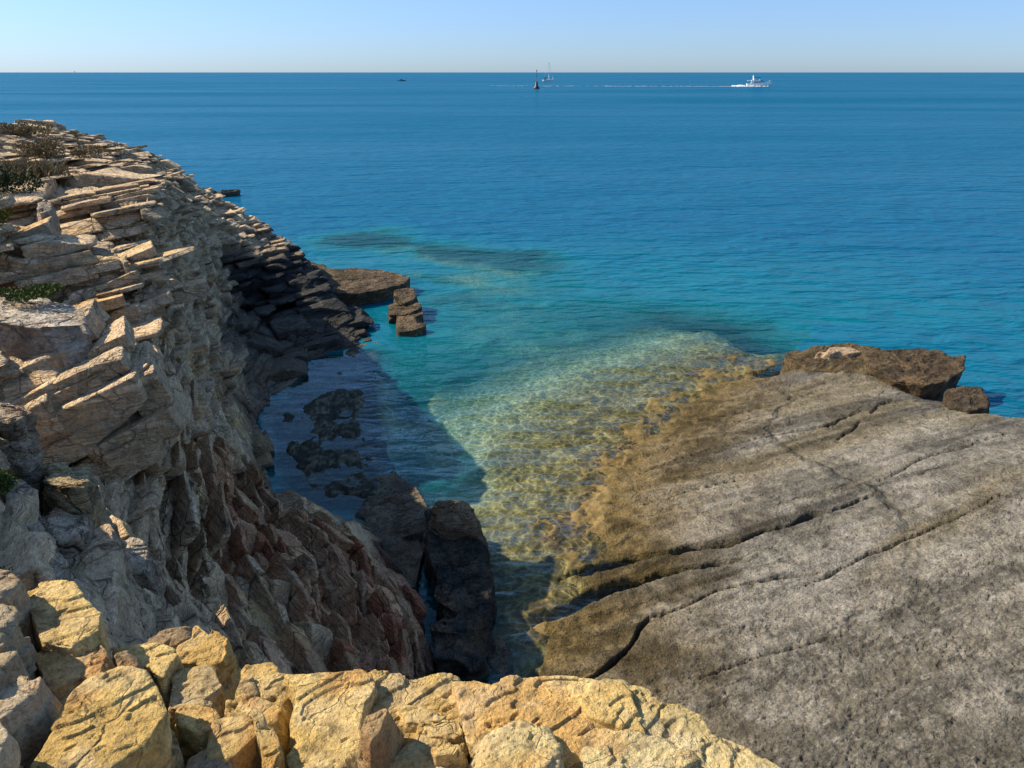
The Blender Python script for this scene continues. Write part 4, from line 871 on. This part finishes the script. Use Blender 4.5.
# ------------------------------------------------------------------ boats and sea marks
M_WHITE = plain('white_gelcoat', (.80, .80, .78), .25, var=.03)
M_WINDOW = plain('dark_glass', (.02, .025, .03), .1)
M_NAVY = plain('dark_canvas', (.03, .04, .06), .7)
M_MAST = plain('mast_metal', (.45, .46, .47), .35, .6, .05)
M_BLACK = plain('black_paint', (.02, .02, .025), .5)
M_HULL = plain('dark_hull', (.05, .06, .08), .4)
M_FOAM = plain('sea_foam', (.75, .78, .80), .9, var=.05)
def loft(sections, closed=True):
    """sections: list of rings (same count) -> verts, quads with end caps"""
    S = np.array(sections, float); n, k = S.shape[:2]
    Q = []
    for i in range(n - 1):
        for a in range(k if closed else k - 1):
            b = (a + 1) % k; Q.append((i * k + a, i * k + b, (i + 1) * k + b, (i + 1) * k + a))
    return S.reshape(-1, 3), Q, n, k
def poly_obj(name, V, Fs, m, parent, smooth=False):
    me = bpy.data.meshes.new(name); me.from_pydata([tuple(v) for v in V], [], [tuple(f) for f in Fs]); me.update()
    return link(name, me, m, parent, smooth)
def hull(name, L, W, Hh, m, parent, bow=.35, x0=0):
    secs = []
    for t in np.linspace(0, 1, 13):
        x = -L / 2 + L * t
        w = W / 2 * (1 - max(0, (t - (1 - bow)) / bow) ** 2.0) * (.9 + .1 * min(1, t * 4)); w = max(w, .04)
        top = Hh * (1 + .45 * t ** 2.5); rake = .09 * L * max(0, t - .7) / .3
        secs.append([(x + rake, -w, top), (x + rake * .6, -w * .97, top * .55), (x, -w * .72, 0.0), (x - rake * .2, -w * .25, -.45), (x - rake * .2, w * .25, -.45), (x, w * .72, 0.0), (x + rake * .6, w * .97, top * .55), (x + rake, w, top)])
    V, Q, n, k = loft(secs); Q = Q + [tuple(range(k))[::-1], tuple(range((n - 1) * k, n * k))]
    return poly_obj(name, V, Q, m, parent)
def prism_xz(name, prof, w0, w1, m, parent, zmid=None):
    """side profile (x,z) extruded across y; w1 = half width at the top"""
    z = np.array([p[1] for p in prof]); lo, hi = z.min(), z.max()
    def hw(v): return w0 + (w1 - w0) * (v - lo) / (hi - lo)
    n = len(prof); V = [(x, -hw(v), v) for x, v in prof] + [(x, hw(v), v) for x, v in prof]
    Fs = [tuple(range(n)), tuple(range(2 * n - 1, n - 1, -1))] + [(i, n + i, n + (i + 1) % n, (i + 1) % n) for i in range(n)]
    return poly_obj(name, V, Fs, m, parent)
def rod(name, p, q, r0, r1, m, parent, k=8):
    p, q = np.array(p, float), np.array(q, float); d = nrm(q - p); a = nrm(np.cross(d, (0.3, .9, .2))); b = np.cross(d, a)
    V, Q, n, kk = loft([[pp + rr * (a * math.cos(t) + b * math.sin(t)) for t in np.linspace(0, 2 * math.pi, k, endpoint=False)] for pp, rr in ((p, r0), (q, r1))])
    return poly_obj(name, V, Q + [tuple(range(k)), tuple(range(k, 2 * k))[::-1]], m, parent, True)
def thing(name, label, cat, loc, rz=0, group=None):
    o = bpy.data.objects.new(name, None); COL.objects.link(o); o.location = loc; o.rotation_euler = (0, 0, rz); tag(o, label, cat, group); return o
# motor yacht heading right
px, py = 758, 86.4
yx = pz(px, py); yk = thing('motor_yacht', 'white motor yacht heading right with foam at its stern', 'boat', yx, R(-4))
yk.scale = (.9, .9, .9)
hull('hull', 15.5, 4.2, 1.75, M_WHITE, yk)
ca = prism_xz('cabin', [(-5.0, 1.75), (4.0, 2.0), (2.3, 2.9), (.6, 3.5), (-4.6, 3.5)], 1.7, 1.4, M_WHITE, yk)
prism_xz('cabin_window', [(-3.2, 2.45), (2.2, 2.5), (1.3, 3.0), (-3.2, 3.1)], 1.66, 1.52, M_WINDOW, ca)
prism_xz('flybridge', [(-4.8, 3.5), (.9, 3.5), (1.4, 4.3), (.8, 4.3), (.3, 3.9), (-4.8, 4.0)], 1.5, 1.5, M_WHITE, yk)
prism_xz('windscreen', [(1.6, 3.0), (3.7, 2.2), (3.0, 3.1), (1.2, 4.2)], 1.2, 1.1, M_WINDOW, yk)
prism_xz('sun_canopy', [(-3.8, 5.6), (1.0, 5.4), (1.2, 5.65), (-3.8, 5.85)], 1.5, 1.4, M_NAVY, yk)
prism_xz('radar_arch', [(-3.6, 3.9), (-2.6, 3.9), (-3.4, 6.6), (-4.0, 6.7)], 1.5, 1.2, M_WHITE, yk)
for y in (-1.3, 1.3): rod('canopy_pole', (.6, y, 4.1), (.6, y, 5.5), .05, .05, M_MAST, yk)
rod('antenna', (-3.6, .6, 6.5), (-4.3, .6, 9.3), .05, .02, M_MAST, yk)
prism_xz('aft_canopy', [(-7.2, 3.5), (-4.7, 3.5), (-4.7, 3.75), (-7.2, 3.7)], 1.7, 1.6, M_WHITE, yk)
rod('bow_rail', (3.5, -1.6, 2.9), (8.4, -.2, 3.5), .05, .05, M_MAST, yk); rod('bow_rail', (3.5, 1.6, 2.9), (8.4, .2, 3.5), .05, .05, M_MAST, yk)
# foam: bow wave, stern wash and long wake behind
rg = np.random.default_rng(5); VS = []; FS = []
def patch(x, y, rx, ry, z=.02, hh=.12):
    k = 9; b = len(VS); VS.append((x, y, z + hh))
    for a in range(k):
        t = a / k * 2 * math.pi; VS.append((x + rx * math.cos(t) * rg.uniform(.6, 1.2), y + ry * math.sin(t) * rg.uniform(.6, 1.2), z))
    for a in range(k): FS.append((b, b + 1 + a, b + 1 + (a + 1) % k))
for i in range(60): patch(yx[0] - 8.5 - abs(rg.normal(0, 4)), yx[1] + rg.normal(0, 1.3), rg.uniform(.5, 1.8), rg.uniform(.4, 1.0), .02, rg.uniform(.2, 1.0))
for i in range(50): patch(yx[0] + rg.uniform(-8, 5.5), yx[1] - 2.1 + rg.normal(0, .3), rg.uniform(.4, 1.2), rg.uniform(.2, .5), .02, rg.uniform(.1, .5))
for i in range(170):
    t = rg.uniform(0, 1) ** 1.6; x = yx[0] - 14 - t * 150
    patch(x, yx[1] + t * 22 + rg.normal(0, 1.0 + 2.0 * t), rg.uniform(.5, 2.6), rg.uniform(.12, .4), .02, .03)
me = bpy.data.meshes.new('wake_foam'); me.from_pydata(VS, [], FS); o = link('wake_foam', me, M_FOAM, None); tag(o, kind='stuff')
# sailing yacht, sails down
sb = thing('sailboat', 'grey sailboat with bare tall mast near the horizon', 'sailboat', pz(548, 81.0), R(12))
hull('hull', 10.5, 3.2, 1.1, M_WHITE, sb, .5)
prism_xz('coachroof', [(-2.5, 1.1), (2.8, 1.25), (2.0, 1.75), (-2.3, 1.75)], 1.1, .85, M_WHITE, sb)
mst = rod('mast', (.9, 0, 1.0), (.9, 0, 17.2), .16, .10, M_MAST, sb)
rod('spreader', (.9, -1.2, 10), (.9, 1.2, 10), .05, .05, M_MAST, mst)
bm_ = rod('boom', (.9, 0, 2.9), (-4.0, 0, 2.9), .12, .10, M_MAST, sb)
rod('furled_sail', (.7, 0, 3.15), (-3.9, 0, 3.1), .26, .18, M_NAVY, bm_)
rod('forestay', (5.3, 0, 1.5), (.9, 0, 17.0), .06, .05, M_MAST, sb); rod('backstay', (-5.1, 0, 1.2), (.9, 0, 17.1), .03, .03, M_MAST, sb)
prism_xz('spray_hood', [(-3.6, 1.3), (-2.0, 1.5), (-2.3, 2.5), (-3.5, 2.5)], 1.1, .9, M_NAVY, sb)
# dark beacon buoy in front
bu_ = thing('beacon_buoy', 'black conical beacon buoy with thin pole left of the sailboat', 'buoy', pz(536.5, 88.8))
ring = lambda r, z, k=14: [(r * math.cos(t), r * math.sin(t), z) for t in np.linspace(0, 2 * math.pi, k, endpoint=False)]
V, Q, n, k = loft([ring(1.5, -.5), ring(1.7, .0), ring(1.6, .7), ring(.9, 1.3), ring(.55, 3.4), ring(.4, 3.6)]); poly_obj('float', V, Q + [tuple(range(k)), tuple(range((n-1)*k, n*k))[::-1]], M_BLACK, bu_, True)
rod('pole', (0, 0, 3.4), (0, 0, 8.6), .11, .08, M_BLACK, bu_)
V, Q, n, k = loft([ring(.1, 8.3), ring(.3, 8.3), ring(.08, 9.4)]); poly_obj('topmark', V, Q, M_BLACK, bu_)
# small motor boat further left
mb = thing('motorboat', 'small dark motorboat far out left of the buoy', 'boat', pz(402, 81.0), R(6))
hull('hull', 6.5, 2.2, .7, M_HULL, mb)
prism_xz('wheelhouse', [(-1.6, .9), (.8, 1.0), (.3, 1.7), (-1.5, 1.7)], .9, .8, M_NAVY, mb)
prism_xz('outboard', [(-4.3, .2), (-3.7, .2), (-3.7, 1.3), (-4.2, 1.4)], .25, .2, M_BLACK, mb)
# beacon tower on the horizon
tw = thing('beacon_tower', 'dark beacon tower alone on the left horizon', 'beacon', pz(75, 74.0))
V, Q, n, k = loft([ring(2.4, -1), ring(2.4, 2.0), ring(1.5, 2.1), ring(1.1, 12.0)]); poly_obj('tower', V, Q + [tuple(range((n-1)*k, n*k))[::-1]], M_HULL, tw, True)
V, Q, n, k = loft([ring(1.6, 12.0), ring(1.6, 12.4), ring(1.0, 12.5), ring(1.0, 14.2), ring(.2, 15.2)]); poly_obj('lantern', V, Q, M_BLACK, tw, True)
print('boats', time.time() - T0)

# ------------------------------------------------------------------ light
SUN_AZ, SUN_EL = R(-75), R(39)            # azimuth measured from the view direction (+Y), negative = left
w = bpy.data.worlds.new('World'); SC.world = w; w.use_nodes = True
nt = w.node_tree; bg = nt.nodes['Background']
sky = nt.nodes.new('ShaderNodeTexSky'); sky.sky_type = 'NISHITA'; sky.sun_disc = False
sky.sun_elevation = SUN_EL; sky.sun_rotation = SUN_AZ; sky.air_density = .8; sky.dust_density = .3; sky.ozone_density = 3.0; sky.altitude = 300
tn = nt.nodes.new('ShaderNodeVectorMath'); tn.operation = 'MULTIPLY'; tn.inputs[1].default_value = (.86, .97, 1.08)
tc_ = nt.nodes.new('ShaderNodeTexCoord'); sx = nt.nodes.new('ShaderNodeSeparateXYZ'); rmp = nt.nodes.new('ShaderNodeValToRGB')
nt.links.new(tc_.outputs['Generated'], sx.inputs[0]); nt.links.new(sx.outputs['Z'], rmp.inputs[0])     # ramp dims and blues the low sky, brightens the upper sky for fill
rmp.color_ramp.elements[0].position = 0; rmp.color_ramp.elements[0].color = (.42, .455, .57, 1); rmp.color_ramp.elements[1].position = .45; rmp.color_ramp.elements[1].color = (1.22, 1.08, .92, 1)
e_ = rmp.color_ramp.elements.new(.12); e_.color = (.65, .655, .71, 1)
hz_ = nt.nodes.new('ShaderNodeVectorMath'); hz_.operation = 'MULTIPLY'; nt.links.new(sky.outputs[0], hz_.inputs[0]); nt.links.new(rmp.outputs[0], hz_.inputs[1])
nt.links.new(hz_.outputs[0], tn.inputs[0]); nt.links.new(tn.outputs[0], bg.inputs[0]); bg.inputs[1].default_value = .145
sun = bpy.data.lights.new('sun', 'SUN'); sun.energy = 5.0; sun.angle = R(.5); sun.color = (1, .87, .66)
so = bpy.data.objects.new('sun', sun); COL.objects.link(so)
from mathutils import Vector
dv = Vector((math.sin(SUN_AZ) * math.cos(SUN_EL), math.cos(SUN_AZ) * math.cos(SUN_EL), math.sin(SUN_EL)))
so.rotation_euler = dv.to_track_quat('Z', 'Y').to_euler(); so.location = dv * 60
vs = SC.view_settings
SC.display_settings.display_device = 'sRGB'
vs.view_transform = 'Standard'; vs.look = 'None'; vs.exposure = .60; vs.gamma = 1; vs.use_curve_mapping = False
cy = SC.cycles
cy.use_denoising = True; cy.max_bounces = 6; cy.diffuse_bounces = 3; cy.glossy_bounces = 3; cy.transparent_max_bounces = 8
cy.use_adaptive_sampling = True; cy.adaptive_threshold = .02
cy.sample_clamp_indirect = 4
print('done', time.time() - T0)
